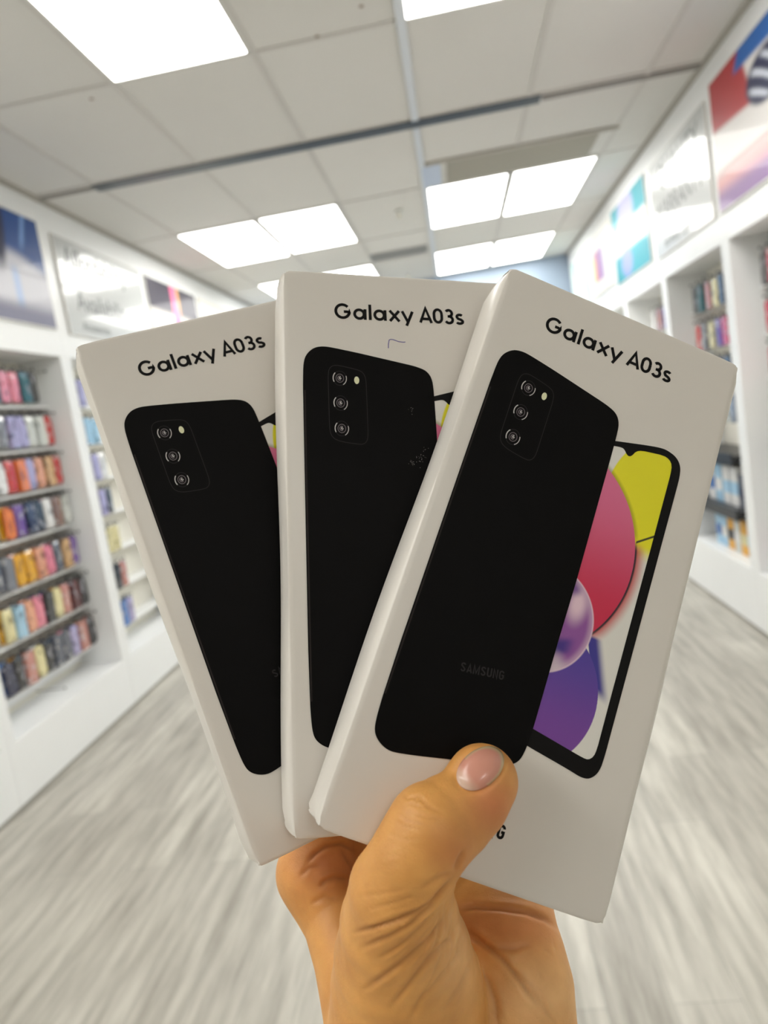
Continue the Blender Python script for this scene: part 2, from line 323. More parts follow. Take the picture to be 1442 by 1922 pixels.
LEFTA = [  # from the far post towards the viewer
    ['black/green', 'teal/black', 'pink', 'pink/black', 'black', 'red/grey', 'cream'],
    ['red/crimson', 'clear/lightblue', 'clear/white', 'lavender/lightblue', 'lavender/white', 'grey', 'white/red'],
    ['red/tan', 'tan/peach', 'peach/tan', 'lavender/black', 'orange/red', 'red/red', 'white/grey'],
    ['clear/grey', 'brown/slate', 'white/pink', 'black/slate', 'navy/black', 'purple/blue', 'orange/yellow'],
    ['purple/lavender', 'tan/brown', 'slate/rose', 'pink/red', 'peach/orange', 'yellow/yellow', 'yellow/orange', 'grey/slate', 'slate/navy'],
    ['black/black', 'maroon/black', 'rose/brown', 'cream/yellow', 'black/blue', 'pink/lavender', 'peach/orange', 'lightblue/white', 'cream/yellow'],
    ['black/rose', 'rose/yellow', 'lavender/slate', 'slate/pink', 'slate/grey', 'black/slate', 'cream/white', 'rose/black', 'black/yellow', 'navy/blue']]
for r, row in enumerate(LEFTA):
    y = 4.075 if r else 4.02
    for c, s in enumerate(row):
        if r == 0 and c == 0: y = 4.00
        hang(-1, UL[5], y, ROWZ[r], s.split('/'), r, c, random.uniform(-4, 4), 'near left unit', 'from post')
        y -= 0.088 + 0.006 * random.random()
    peg_of(UL[5], XL, -1, 4.128 - UL[5].location.y, ROWZ[r] - 0.004)
peg_of(UL[5], XL, -1, 3.66 - UL[5].location.y, 0.335)
LEFTB = [['clear', 'lavender'], ['red', 'lightblue', 'lightblue'], ['black/slate', 'lavender/grey', 'white'], ['rose/red', 'lavender/purple', 'black/tan'], ['cream', 'cream', 'cream'], ['black/cream', 'black/tan', 'rose'], ['lightblue/blue', 'blue/black', 'lavender/blue']]
for r, row in enumerate(LEFTB):
    for c, s in enumerate(row):
        hang(-1, UL[6], 4.42 + c * 0.10, ROWZ[r] - 0.02, s.split('/'), r, c, random.uniform(-3, 3), 'second left unit', 'past post')
RA = [['black/teal', 'crimson/purple', 'pink'], ['crimson/black', 'red/pink', 'red/crimson'], ['pink/peach', 'rose/peach', 'pink'], ['brown/cream', 'cream/pink', 'rose'], ['maroon/black', 'black/slate', 'maroon'], ['clear', 'grey/white', 'pink'], ['pink/clear', 'lavender', 'white']]
for r, row in enumerate(RA):
    for c, s in enumerate(row):
        hang(1, UR[5], 4.02 - c * 0.095, ROWZ[r] - 0.02, s.split('/'), r, c, random.uniform(-3, 3), 'near right unit', 'from post')
RB = [['pink/rose', 'black/rose', 'cream/clear', 'rose/cream', 'teal/black', 'black/teal'], ['lavender/purple', 'crimson/pink', 'purple/blue', 'cream/white', 'grey/clear', 'red/red'],
      ['orange/tan', 'black/slate', 'slate/lavender', 'grey/black', 'clear/white'], ['clear', 'grey', 'clear']]
for r, row in enumerate(RB):
    for c, s in enumerate(row):
        hang(1, UR[6], 4.50 + c * 0.125, ROWZ[r] - 0.03, s.split('/'), r, c, random.uniform(-3, 3), 'second right unit', 'past post')
RC = [['red/maroon', 'pink/black', 'purple/lavender', 'rose', 'white'], ['maroon/red', 'black/slate', 'lavender', 'cream'], ['black', 'grey/slate', 'white']]
for r, row in enumerate(RC):
    for c, s in enumerate(row):
        hang(1, UR[7], 5.56 + c * 0.14, ROWZ[r] - 0.05, s.split('/'), r, c, random.uniform(-3, 3), 'third right unit', 'past post')
# black shelves with boxes in the second right unit
for z, lb in ((0.985, 'black shelf board carrying pale boxes, upper of two in the right niche'), (0.655, 'black shelf board over yellow packs, lower of two in the right niche')):
    t = tag(empty('shelf_board', (XR, 4.86, z), None), lb, 'shelf')
    box('board', 0.02, 0.262, -0.43, 0.42, -0.035, 0.0, M_BLACK, t, 0.003); box('front_lip', 0.008, 0.02, -0.43, 0.42, -0.055, 0.012, M_BLACK, t, 0.002)
def carton(y, z, w, h, d, body, band, label):
    t = tag(empty('carton', (XR + 0.15, y, z), None), label, 'box', 'boxes on the right wall shelves')
    box('carton_body', -d / 2, d / 2, -w / 2, w / 2, 0.0005, h, mat('carton ' + body, lin(CC[body]), 0.35), t, 0.002)
    box('label_band', -d / 2 - 0.0006, d / 2 + 0.0006, -w / 2 - 0.0006, w / 2 + 0.0006, h * 0.30, h * 0.62, mat('carton ' + band, lin(CC[band]), 0.35), t)
y = 4.50
for i, (a, c) in enumerate((('slate', 'navy'), ('white', 'lightblue'), ('white', 'lightblue'), ('lightblue', 'white'), ('white', 'blue'))):
    carton(y, 0.655, 0.11, 0.24 if i else 0.20, 0.14, a, c, '%s box with a %s band, %s from the post on the black shelf' % (WORD.get(a, a), WORD.get(c, c), ORD[i])); y += 0.135
y = 4.46
for i, (a, c) in enumerate((('clear', 'lightblue'), ('yellow', 'cream'), ('clear', 'white'), ('yellow', 'black'), ('lightblue', 'white'), ('lightblue', 'blue'))):
    carton(y, 0.3605, 0.09, 0.21, 0.13, a, c, '%s pack with a %s band, %s from the post under the black shelf' % (WORD.get(a, a), WORD.get(c, c), ORD[i])); y += 0.108

# ------------------------------------------------------------------ posters and signs on the headers
def smooth(a, b, x): t = np.clip((x - a) / (b - a + 1e-9), 0, 1); return t * t * (3 - 2 * t)
def grid_print(name, nx, ny, fn, mapf, m, parent=None):
    u, v = np.meshgrid(np.linspace(0, 1, nx), np.linspace(0, 1, ny)); u = u.ravel(); v = v.ravel()
    co = mapf(u, v).astype(np.float32); n = nx * ny
    i = np.arange(nx * (ny - 1)).reshape(ny - 1, nx)[:, :-1].ravel(); f = np.stack([i, i + 1, i + nx + 1, i + nx], 1)
    me = bpy.data.meshes.new(name); me.vertices.add(n); me.vertices.foreach_set('co', co.ravel()); me.loops.add(len(f) * 4); me.loops.foreach_set('vertex_index', f.ravel().astype(np.int32))
    me.polygons.add(len(f)); me.polygons.foreach_set('loop_start', np.arange(0, len(f) * 4, 4, dtype=np.int32)); me.update(calc_edges=True); me.validate()
    ca = me.color_attributes.new('print', 'FLOAT_COLOR', 'POINT'); c = np.ones((n, 4), np.float32); c[:, :3] = fn(u, v); ca.data.foreach_set('color', c.ravel())
    me.materials.append(m); return new_obj(name, me, None, parent)
def L3(*c): return np.array(lin(c))
def blend(base, col, a): return base * (1 - a[:, None]) + np.asarray(col)[None, :] * a[:, None]
M_POSTER = vmat('gloss poster print', 0.45, coat=0.14, spec=0.3); M_SIGN = vmat('gloss sign', 0.3, coat=0.55)
def poster(name, side, y0, y1, z0, z1, fn, label, cat='poster', nx=90, ny=60, frame=None):
    X = XL if side < 0 else XR; s = side
    t = empty(name, (X - s * 0.001, (y0 + y1) / 2, (z0 + z1) / 2), label, cat)
    hy, hz = (y1 - y0) / 2, (z1 - z0) / 2
    bx = sorted((-s * 0.0, -s * 0.012)); box('board', bx[0], bx[1], -hy, hy, -hz, hz, frame or mat('board edge', (0.72, 0.71, 0.68), 0.35), t)
    # picture u runs left to right as a person facing the wall reads it
    def mp(u, v): 
        yy = (-hy + 2 * hy * u) if s < 0 else (hy - 2 * hy * u)
        return np.stack([np.full_like(u, -s * 0.0126), yy * 0.985, -hz * 0.975 + 2 * hz * v * 0.975], 1)
    g = grid_print('picture', nx, ny, fn, mp, M_SIGN if name == 'sign' else M_POSTER, t)
    return t
def f_blue(u, v):
    c = np.tile(L3(205, 205, 215), (len(u), 1)); c = blend(c, L3(14, 70, 140), smooth(0.48, 0.62, v + 0.08 * np.sin(u * 7)))
    c = blend(c, L3(8, 16, 60), smooth(0.07, 0.02, np.abs(u - 0.66 + 0.35 * (1 - v) ** 2 * 0.6)) * smooth(0.35, 0.6, v))
    c = blend(c, L3(120, 160, 220), smooth(0.03, 0.0, np.abs(u - 0.80 - 0.20 * (v - 0.6))) * smooth(0.62, 0.8, v))
    c = blend(c, L3(150, 185, 235), smooth(0.05, 0.0, np.abs(u - 0.72)) * smooth(0.55, 0.40, v) * smooth(0.02, 0.2, v) * 0.8)
    return blend(c, L3(120, 120, 145), smooth(0.24, 0.08, v))
def f_sign(u, v): return np.tile(L3(186, 190, 190), (len(u), 1))
def f_dark(u, v):
    c = np.tile(L3(222, 216, 206), (len(u), 1)); c = blend(c, L3(52, 46, 64), smooth(0.50, 0.62, v))
    d = np.abs(u - 0.52); c = blend(c, L3(250, 110, 160), smooth(0.09, 0.05, d)); c = blend(c, L3(250, 190, 90), smooth(0.04, 0.0, np.abs(u - 0.59)) * smooth(0.4, 0.8, v))
    return blend(c, L3(120, 150, 240), smooth(0.12, 0.08, d) * smooth(0.25, 0.05, v))
def f_pale(u, v):
    c = np.tile(L3(232, 228, 214), (len(u), 1)); return blend(c, L3(210, 200, 180), smooth(0.02, 0.0, np.abs(u - 0.02)))
def f_red(u, v):
    c = np.tile(L3(222, 218, 216), (len(u), 1))
    c = blend(c, L3(172, 30, 38), smooth(0.60, 0.64, v + 0.12 * u) * smooth(0.42, 0.38, u + 0.25 * (v - 0.8)))
    c = blend(c, L3(10, 96, 176), smooth(0.84, 0.87, v + 0.05 * (u - 0.6)) * smooth(0.27, 0.31, u - 0.5 * (v - 0.9)))
    d = np.hypot((u - 0.60) / 0.95, (v - 0.66) / 0.8)
    c = blend(c, L3(22, 30, 72), smooth(0.24, 0.20, d))
    c = blend(c, L3(216, 222, 235), smooth(0.15, 0.6, np.sin((u * 0.8 + v) * 48 + 2 * np.sin(u * 9))) * smooth(0.22, 0.15, d) * 0.9)
    c = blend(c, L3(226, 160, 160), smooth(0.34, 0.20, v)); return blend(c, L3(140, 100, 160), smooth(0.22, 0.08, v))
def f_teal(u, v):
    c = np.tile(L3(40, 150, 165), (len(u), 1)); c = blend(c, L3(170, 170, 205), smooth(0.30, 0.18, np.hypot((u - 0.45), (v - 0.82) * 0.8)))
    c = blend(c, L3(236, 234, 228), smooth(0.30, 0.40, v) * smooth(0.72, 0.62, v))
    return blend(c, L3(140, 150, 200), smooth(0.22, 0.12, np.hypot((u - 0.36), (v - 0.20) * 0.9)))
def f_rain(u, v):
    c = np.tile(L3(232, 230, 222), (len(u), 1)); m = smooth(0.20, 0.16, np.abs(u - 0.45)) * smooth(0.20, 0.25, v) * smooth(0.78, 0.70, v)
    col = np.stack([0.8 - 0.7 * u, 0.25 + 0 * u, 0.15 + 0.7 * u], 1); c = c * (1 - m[:, None]) + col * m[:, None]
    return blend(c, L3(245, 200, 90), smooth(0.06, 0.02, np.abs(u - 0.28)) * smooth(0.2, 0.3, v) * smooth(0.7, 0.6, v))
def f_mint(u, v):
    c = np.tile(L3(214, 228, 222), (len(u), 1)); return blend(c, L3(150, 215, 205), smooth(0.3, 0.9, np.sin(u * 14 + v * 5)) * 0.7)
poster('poster', -1, 3.03, 4.155, 2.29, 2.90, f_blue, 'blue and white poster on the left wall, cut by the left edge')
ts1 = poster('sign', -1, 4.30, 5.52, 2.28, 2.87, f_sign, 'glossy grey sign with dark lettering beside the blue poster', 'sign', 4, 4)
poster('poster', -1, 5.60, 6.70, 2.30, 2.86, f_dark, 'dark poster with a pink streak on the left wall above the left box')
poster('poster', -1, 6.78, 7.90, 2.30, 2.86, f_pale, 'plain cream poster on the left wall, farthest one above the left box')
poster('poster', 1, 3.03, 4.185, 2.28, 2.92, f_red, 'large red and blue poster on the right wall, cut by the right edge')
ts2 = poster('sign', 1, 4.275, 5.40, 2.28, 2.88, f_sign, 'glossy grey sign with dark lettering between the red and teal posters', 'sign', 4, 4)
poster('poster', 1, 5.54, 6.62, 2.30, 2.90, f_teal, 'teal and white poster on the right wall past the sign')
poster('poster', 1, 6.70, 7.80, 2.34, 2.88, f_rain, 'white poster with a small rainbow picture on the right wall')
poster('poster', 1, 7.88, 8.90, 2.34, 2.88, f_mint, 'pale mint poster at the far end of the right wall')
M_LET = mat('sign lettering', (0.10, 0.11, 0.11), 0.4)
def sign_text(parent, side, txt, size, u0, z, sx=1.0):
    cu = bpy.data.curves.new('lettering', 'FONT'); cu.body = txt; cu.size = size; cu.extrude = 0.0004; cu.resolution_u = 4
    tmp = bpy.data.objects.new('tmp', cu); COL.objects.link(tmp); bpy.context.view_layer.update()
    dg = bpy.context.evaluated_depsgraph_get(); me = bpy.data.meshes.new_from_object(tmp.evaluated_get(dg)); bpy.data.objects.remove(tmp)
    s = side
    for v in me.vertices:
        x, y = v.co.x * sx + u0, v.co.y; v.co = (-s * (0.0132 + v.co.z), x if s < 0 else -x, y + z)
    me.materials.clear(); me.materials.append(M_LET); me.flip_normals()
    return new_obj('lettering', me, None, parent)
sign_text(ts1, -1, 'Affordability', 0.17, -0.52, 0.13); sign_text(ts1, -1, 'Availability', 0.17, -0.46, -0.13); sign_text(ts1, -1, 'Accessories', 0.075, -0.44, -0.25)
sign_text(ts2, 1, 'QUALITY', 0.20, -0.38, 0.11); sign_text(ts2, 1, 'WARRANTY', 0.17, -0.48, -0.09); sign_text(ts2, 1, 'on every repair', 0.09, -0.35, -0.26)

# ------------------------------------------------------------------ the three phone boxes
BW, BH, BT = 0.0828, 0.175, 0.0185
POSE = {1: ([[0.88951, 0.36825, -0.27049], [-0.30836, 0.92066, 0.23937], [0.33718, -0.12951, 0.93249]], [-0.03295, 0.01301, 0.24586]),
        2: ([[0.9793, 0.04459, -0.19744], [-0.00381, 0.97933, 0.20224], [0.20237, -0.1973, 0.95923]], [0.01115, 0.00626, 0.23296]),
        3: ([[0.92692, -0.33025, -0.17822], [0.36315, 0.9091, 0.20411], [0.09461, -0.25391, 0.96259]], [0.0495, 0.01649, 0.21626])}
# local box axes: x right, y down, z into the box (front face at z=0)
def carton_mesh(seed):
    """lid-and-tray carton: front chamfer on the long sides, softly bulged faces, rubbed corners"""
    r = np.random.default_rng(seed); hw, hh = BW / 2, BH / 2; c = 0.0016
    prof = []      # cross-section from the front centre around the right side to the back, (x, z)
    prof = [(hw - 0.0018, 0.0), (hw - 0.0004, 0.00005), (hw, 0.00035), (hw + 0.0004, 0.0012), (hw + c * 0.75, BT * 0.25), (hw + c, BT * 0.55), (hw + c, BT - 0.0025), (hw + c - 0.0007, BT - 0.0007), (hw + c - 0.0025, BT)]
    xs = np.linspace(-(hw - 0.0018), hw - 0.0018, 17); ring = [(x, 0.0) for x in xs] + prof[1:] + [(x, BT) for x in xs[::-1][1:-1]] + [(-a, z) for a, z in prof[::-1]][:-1]
    ys = np.concatenate([[-hh, -hh + 0.0003, -hh + 0.0010, -hh + 0.0025], np.linspace(-hh + 0.006, hh - 0.006, 33), [hh - 0.0025, hh - 0.0010, hh - 0.0003, hh]])
    n = len(ring); V = []; Fc = []
    for y in ys:
        e = min(y + hh, hh - y); sh = max(0.0, 0.0006 - e) ** 2 * 1100
        for (x, z) in ring:
            xx = x - np.sign(x) * sh * (abs(x) > hw - 0.003); zz = z
            if z < 0.001: zz = z + sh * 0.9
            if z > BT - 0.001: zz = z - sh
            if z == 0.0: zz -= 0.00025 * max(0, 1 - (x / hw) ** 2) * max(0, 1 - (y / hh) ** 2)
            if abs(x) > hw: xx += np.sign(x) * 0.0004 * math.sin(y * 55 + seed * 2.1) * (1 if e > .004 else 0)
            cornerd = math.hypot(hw + c - abs(x), hh - abs(y))
            if cornerd < 0.004:
                k = (1 - cornerd / 0.004) * 0.0012; xx -= np.sign(x) * k * r.uniform(0.3, 1.3); y2 = y - np.sign(y) * k * r.uniform(0.3, 1.3)
            else: y2 = y
            V.append((xx, y2, zz))
    for j in range(len(ys) - 1):
        for i in range(n): Fc.append((j * n + i, j * n + (i + 1) % n, (j + 1) * n + (i + 1) % n, (j + 1) * n + i))
    Fc.append(tuple(range(n))[::-1]); Fc.append(tuple((len(ys) - 1) * n + i for i in range(n)))
    return V, Fc
def face_z(x, y): return -0.00025 * np.maximum(0, 1 - (x / (BW / 2)) ** 2) * np.maximum(0, 1 - (y / (BH / 2)) ** 2)
LAY = 0.00006
def flat_poly(name, outer, holes, lay, m, parent=None):
    loops = [[Vector((x / 1000, y / 1000, 0)) for x, y in lp] for lp in [outer] + holes]
    tri = tessellate_polygon(loops); V = [v for lp in loops for v in lp]
    bm = bmesh.new(); vs = [bm.verts.new(v) for v in V]
    for t in tri:
        try: bm.faces.new([vs[i] for i in t])
        except ValueError: pass
    # cut into strips so that the print follows the slight bulge of the face
    for k in range(-5, 6):
        bmesh.ops.bisect_plane(bm, geom=bm.verts[:] + bm.edges[:] + bm.faces[:], plane_co=(0, k * 0.016, 0), plane_no=(0, 1, 0))
    for k in range(-4, 5):
        bmesh.ops.bisect_plane(bm, geom=bm.verts[:] + bm.edges[:] + bm.faces[:], plane_co=(k * 0.009, 0, 0), plane_no=(1, 0, 0))
    for v in bm.verts: v.co.z = face_z(v.co.x, v.co.y) - LAY * lay
    for f in bm.faces:
        f.normal_update()
        if f.normal.z > 0: f.normal_flip()
    me = bpy.data.meshes.new(name); bm.to_mesh(me); bm.free(); return new_obj(name, me, m, parent)
def smooth_loop(pts, it=2):
    for _ in range(it):
        q = []
        for i in range(len(pts)):
            a, b_ = pts[i], pts[(i + 1) % len(pts)]; L = math.dist(a, b_); k = min(0.25, 1.2 / max(L, 1e-6))
            q += [(a[0] + (b_[0] - a[0]) * k, a[1] + (b_[1] - a[1]) * k), (b_[0] + (a[0] - b_[0]) * k, b_[1] + (a[1] - b_[1]) * k)]
        pts = q
    return pts
def ribbons(name, strokes, w, lay, m, parent=None, closed=False):
    V, Fc = [], []
    for st in strokes:
        ww = w
        if isinstance(st, tuple) and isinstance(st[0], list): st, ww = st
        P = [np.array(p, float) for p in st]; n = len(P); base = len(V)
        for i in range(n):
            a = P[i - 1] if (i > 0 or closed) else P[i]; c = P[(i + 1) % n] if (i < n - 1 or closed) else P[i]
            d1 = P[i] - a if np.any(P[i] != a) else c - P[i]; d2 = c - P[i] if np.any(c != P[i]) else d1
            d1 = d1 / (np.linalg.norm(d1) + 1e-12); d2 = d2 / (np.linalg.norm(d2) + 1e-12); t = d1 + d2; t = t / (np.linalg.norm(t) + 1e-12); nn = np.array([-t[1], t[0]])
            k = 1 / max(0.45, abs(nn @ np.array([-d1[1], d1[0]])))
            for s in (-1, 1):
                q = P[i] + nn * s * ww / 2 * k; V.append((q[0] / 1000, q[1] / 1000, 0))
        for i in range(n if closed else n - 1):
            j = (i + 1) % n; Fc.append((base + 2 * i, base + 2 * j, base + 2 * j + 1, base + 2 * i + 1))
    V = [(x, y, float(face_z(x, y)) - LAY * lay) for x, y, _ in V]
    return pydata(name, V, Fc, m, parent)
def arc(cx, cy, rx, ry, a0, a1, n=22): return [(cx + rx * math.cos(math.radians(a0 + (a1 - a0) * i / n)), cy + ry * math.sin(math.radians(a0 + (a1 - a0) * i / n))) for i in range(n + 1)]
# glyphs: strokes in units of the capital height, y up, baseline 0 (centre lines)
def glyph(ch):
    h = 0.075; X = 0.70
    if ch == 'G': return [arc(0.49, 0.5, 0.415, 0.425, 42, 360, 34) + [(0.905, 0.47), (0.56, 0.47)]], 1.15
    if ch == 'a': return [arc(0.36, X / 2 + 0.005, 0.29, X / 2 - h + 0.01, 0, 360, 30), [(0.715, 0.0), (0.715, X)]], 0.975
    if ch == 'l': return [[(0.05, 0.0), (0.05, 1.02)]], 0.27
    if ch == 'x': return [[(0.03, 0.0), (0.62, X)], [(0.62, 0.0), (0.03, X)]], 0.78
    if ch == 'y': return [[(0.03, X), (0.36, 0.03)], [(0.69, X), (0.28, -0.26)]], 0.80
    if ch == 'A': return [[(0.03, 0.0), (0.385, 0.96), (0.74, 0.0)], [(0.16, 0.26), (0.61, 0.26)]], 0.85
    if ch == '0': return [arc(0.32, 0.62, 0.245, 0.305, 0, 180, 14) + arc(0.32, 0.38, 0.245, 0.305, 180, 360, 14) + [(0.565, 0.62)]], 0.75
    if ch == '3': return [arc(0.28, 0.715, 0.20, 0.21, 150, -80, 16) + [(0.20, 0.51)], [(0.20, 0.51)] + arc(0.28, 0.285, 0.235, 0.225, 85, -152, 20)], 0.68
    if ch == 's': return [arc(0.30, 0.515, 0.185, 0.135, 35, 180, 12) + [(0.13, 0.47), (0.19, 0.385), (0.36, 0.33), (0.45, 0.27)] + arc(0.285, 0.195, 0.20, 0.135, 10, -155, 14)], 0.65
    return [], 0.3
def bold(ch):
    if ch == 'S': return [arc(0.28, 0.74, 0.17, 0.17, 10, 180, 10) + arc(0.28, 0.70, 0.17, 0.13, 180, 250, 5)[1:] + arc(0.28, 0.28, 0.17, 0.16, 60, 0, 6) + arc(0.28, 0.26, 0.17, 0.17, 0, -180, 12)], 0.62
    if ch == 'A': return [[(0.09, 0.0), (0.30, 0.92), (0.51, 0.0)], [(0.16, 0.24), (0.44, 0.24)]], 0.64
    if ch == 'M': return [[(0.10, 0.0), (0.10, 0.98), (0.36, 0.12), (0.62, 0.98), (0.62, 0.0)]], 0.78
    if ch == 'U': return [[(0.10, 1.0), (0.10, 0.28)] + arc(0.28, 0.28, 0.18, 0.19, 180, 360, 12) + [(0.46, 1.0)]], 0.62
    if ch == 'N': return [[(0.10, 0.0), (0.10, 0.98), (0.46, 0.02), (0.46, 1.0)]], 0.62
    if ch == 'G': return [arc(0.28, 0.73, 0.18, 0.18, 0, 180, 12) + arc(0.28, 0.27, 0.18, 0.18, 180, 360, 12) + [(0.46, 0.48), (0.28, 0.48)]], 0.60
    return [], 0.4
def text_strokes(txt, gl, x0, y0, cap, ang=0.0, sx=1.0, track=0.0):
    out = []; x = 0; ca, sa = math.cos(ang), math.sin(ang)
    for ch in txt:
        if ch == ' ': x += 0.34; continue
        st, adv = gl(ch)
        for s in st: out.append([(x0 + ((x + p[0]) * sx * ca + p[1] * sa) * cap, y0 + ((x + p[0]) * sx * sa - p[1] * ca) * cap) for p in s])
        x += adv + track
    return out, x
P_BACK = [(-35.91, 34.85), (-35.7, -20), (-35.57, -48.0), (-35.31, -54.99), (-34.42, -58.02), (-32.05, -60.44), (-29.13, -61.21), (-26.0, -60.9), (-17.86, -59.41), (1.75, -55.38), (5.4, -53.99), (7.15, -51.15), (7.43, -46.71), (7.5, -39.65), (7.65, 0.6), (7.35, 19.25), (7.27, 45.23), (6.94, 50.83), (6.2, 54.31), (4.25, 56.3), (0.6, 57.4), (-22.11, 62.51), (-28.99, 63.78), (-32.18, 62.73), (-34.53, 60.72), (-35.33, 57.94), (-35.71, 51.84)]
P_FRONT = [(4, -44.2), (7.85, -45.28), (17.86, -47.99), (22.0, -48.95), (24.46, -49.1), (28.01, -48.13), (30.15, -45.63), (30.64, -41.84), (30.1, 0), (29.55, 45.43), (29.2, 49.88), (27.2, 52.6), (24.52, 53.17), (20.5, 52.3), (7.33, 50.15), (4, 49.4)]
P_SCR = [(5, -42.9), (7.69, -43.5), (10.0, -44.0), (11.0, -43.7), (12.2, -42.4), (13.04, -42.1), (13.9, -42.7), (14.79, -44.6), (16.53, -45.6), (23.8, -46.95), (26.0, -46.4), (27.2, -44.9), (27.5, -42), (27.3, -16.45), (27.05, 9.66), (26.85, 31.33), (26.8, 44.3), (26.4, 46.6), (25.12, 47.9), (23.4, 47.9), (7.25, 45.18), (5, 44.8)]
def f_wall(u, v):
    x = 5.0 + 23.2 * u; y = -48.0 + 97.0 * v; W3 = np.array([0.84, 0.82, 0.76])
    c = np.tile(W3, (len(u), 1))
    grain = np.sin(x * 37.1 + y * 11.3) * np.sin(y * 41.7 - x * 23.9) * 0.06
    e = np.sqrt(((x - 23) / 14.5) ** 2 + ((y + 29) / 22) ** 2)
    yel = np.array([0.90, 0.84, 0.01])
    c = blend(c, yel, smooth(1.01, 0.985, e) * smooth(-11, -17, y))
    dp = np.hypot(x + 10.5, y + 7) - 34.0
    rg = smooth(-18, -14, y) * smooth(20, 12, y)
    c = blend(c, [0.60, 0.05, 0.05], smooth(4.2, 0.2, dp) * rg * 0.9)
    c = blend(c, [0.25, 0.22, 0.0], smooth(1.6, 0.0, dp) * smooth(-16, -20, y) * 0.6)
    ln = np.abs((y + 17.2) * 0.8 + (x - 22.7) * 0.62); c = blend(c, [0.03, 0.03, 0.01], smooth(0.42, 0.2, ln) * (x > 22.4))
    c = blend(c, [0.02, 0.01, 0.02], smooth(0.9, 0.35, dp) * rg)
    # blue-violet shadow wedge
    ax = 15.4 + (y - 15) * 0.40; wdt = 5.4
    wd = smooth(-0.3, 0.2, x - ax) * smooth(wdt, wdt * 0.4, x - ax) * smooth(14.2, 15.5, y) * smooth(31.5, 27.5, y - (x - ax) * 0.3)
    c = blend(c, [0.045, 0.035, 0.30], wd)
    pk = smooth(0.06, -0.06, dp); k = smooth(-35, 8, y)
    pc = np.array([0.78, 0.17, 0.33])[None, :] * (1 - k[:, None]) + np.array([0.66, 0.018, 0.075])[None, :] * k[:, None]
    pc = pc + (smooth(10, -2, dp + 2)[:, None] * 0.0); c = c * (1 - pk[:, None]) + pc * pk[:, None]
    dq = np.hypot(x - 2.2, y - 35) - 21.4; q = smooth(0.06, -0.06, dq); k = smooth(18, 46, y)
    qc = np.array([0.085, 0.05, 0.36])[None, :] * (1 - k[:, None]) + np.array([0.20, 0.055, 0.36])[None, :] * k[:, None]
    c = c * (1 - q[:, None]) + qc * q[:, None]
    ds = np.hypot(x - 0.64, y - 14.5); s = smooth(15.80, 15.70, ds)
    sc_ = np.tile(np.array([0.30, 0.09, 0.36]), (len(u), 1))
    sc_ = blend(sc_, [0.86, 0.62, 0.72], smooth(6.5, 1.0, np.hypot((x - 10.0) * 1.4, (y - 7.5) * 0.8)))
    sc_ = blend(sc_, [0.035, 0.015, 0.24], smooth(3.6, 0.8, np.abs((y - 21) + (x - 8) * 0.35)) * smooth(13.5, 9, x) * 0.9)
    sc_ = blend(sc_, [0.14, 0.05, 0.28], smooth(4, 1, np.hypot(x - 7.5, y - 2.6)) * 0.8)
    sc_ = blend(sc_, [0.70, 0.48, 0.62], smooth(13.4, 15.6, ds) * 0.65); sc_ = blend(sc_, [0.80, 0.70, 0.72], smooth(6, 1, np.hypot(x - 7.5, (y - 27)) ) * 0.7)
    c = c * (1 - s[:, None]) + sc_ * s[:, None]
    c = blend(c, [0.85, 0.65, 0.75], smooth(0.35, 0.1, np.abs(ds - 15.75)) * 0.7)
    return np.clip(c * (1 + grain[:, None]), 0.005, 0.95)
def scr_map(u, v):
    x = (5.0 + 23.2 * u) / 1000; y = (-48.0 + 97.0 * v) / 1000; return np.stack([x, y, face_z(x, y) - LAY], 1)
PROTO = {}
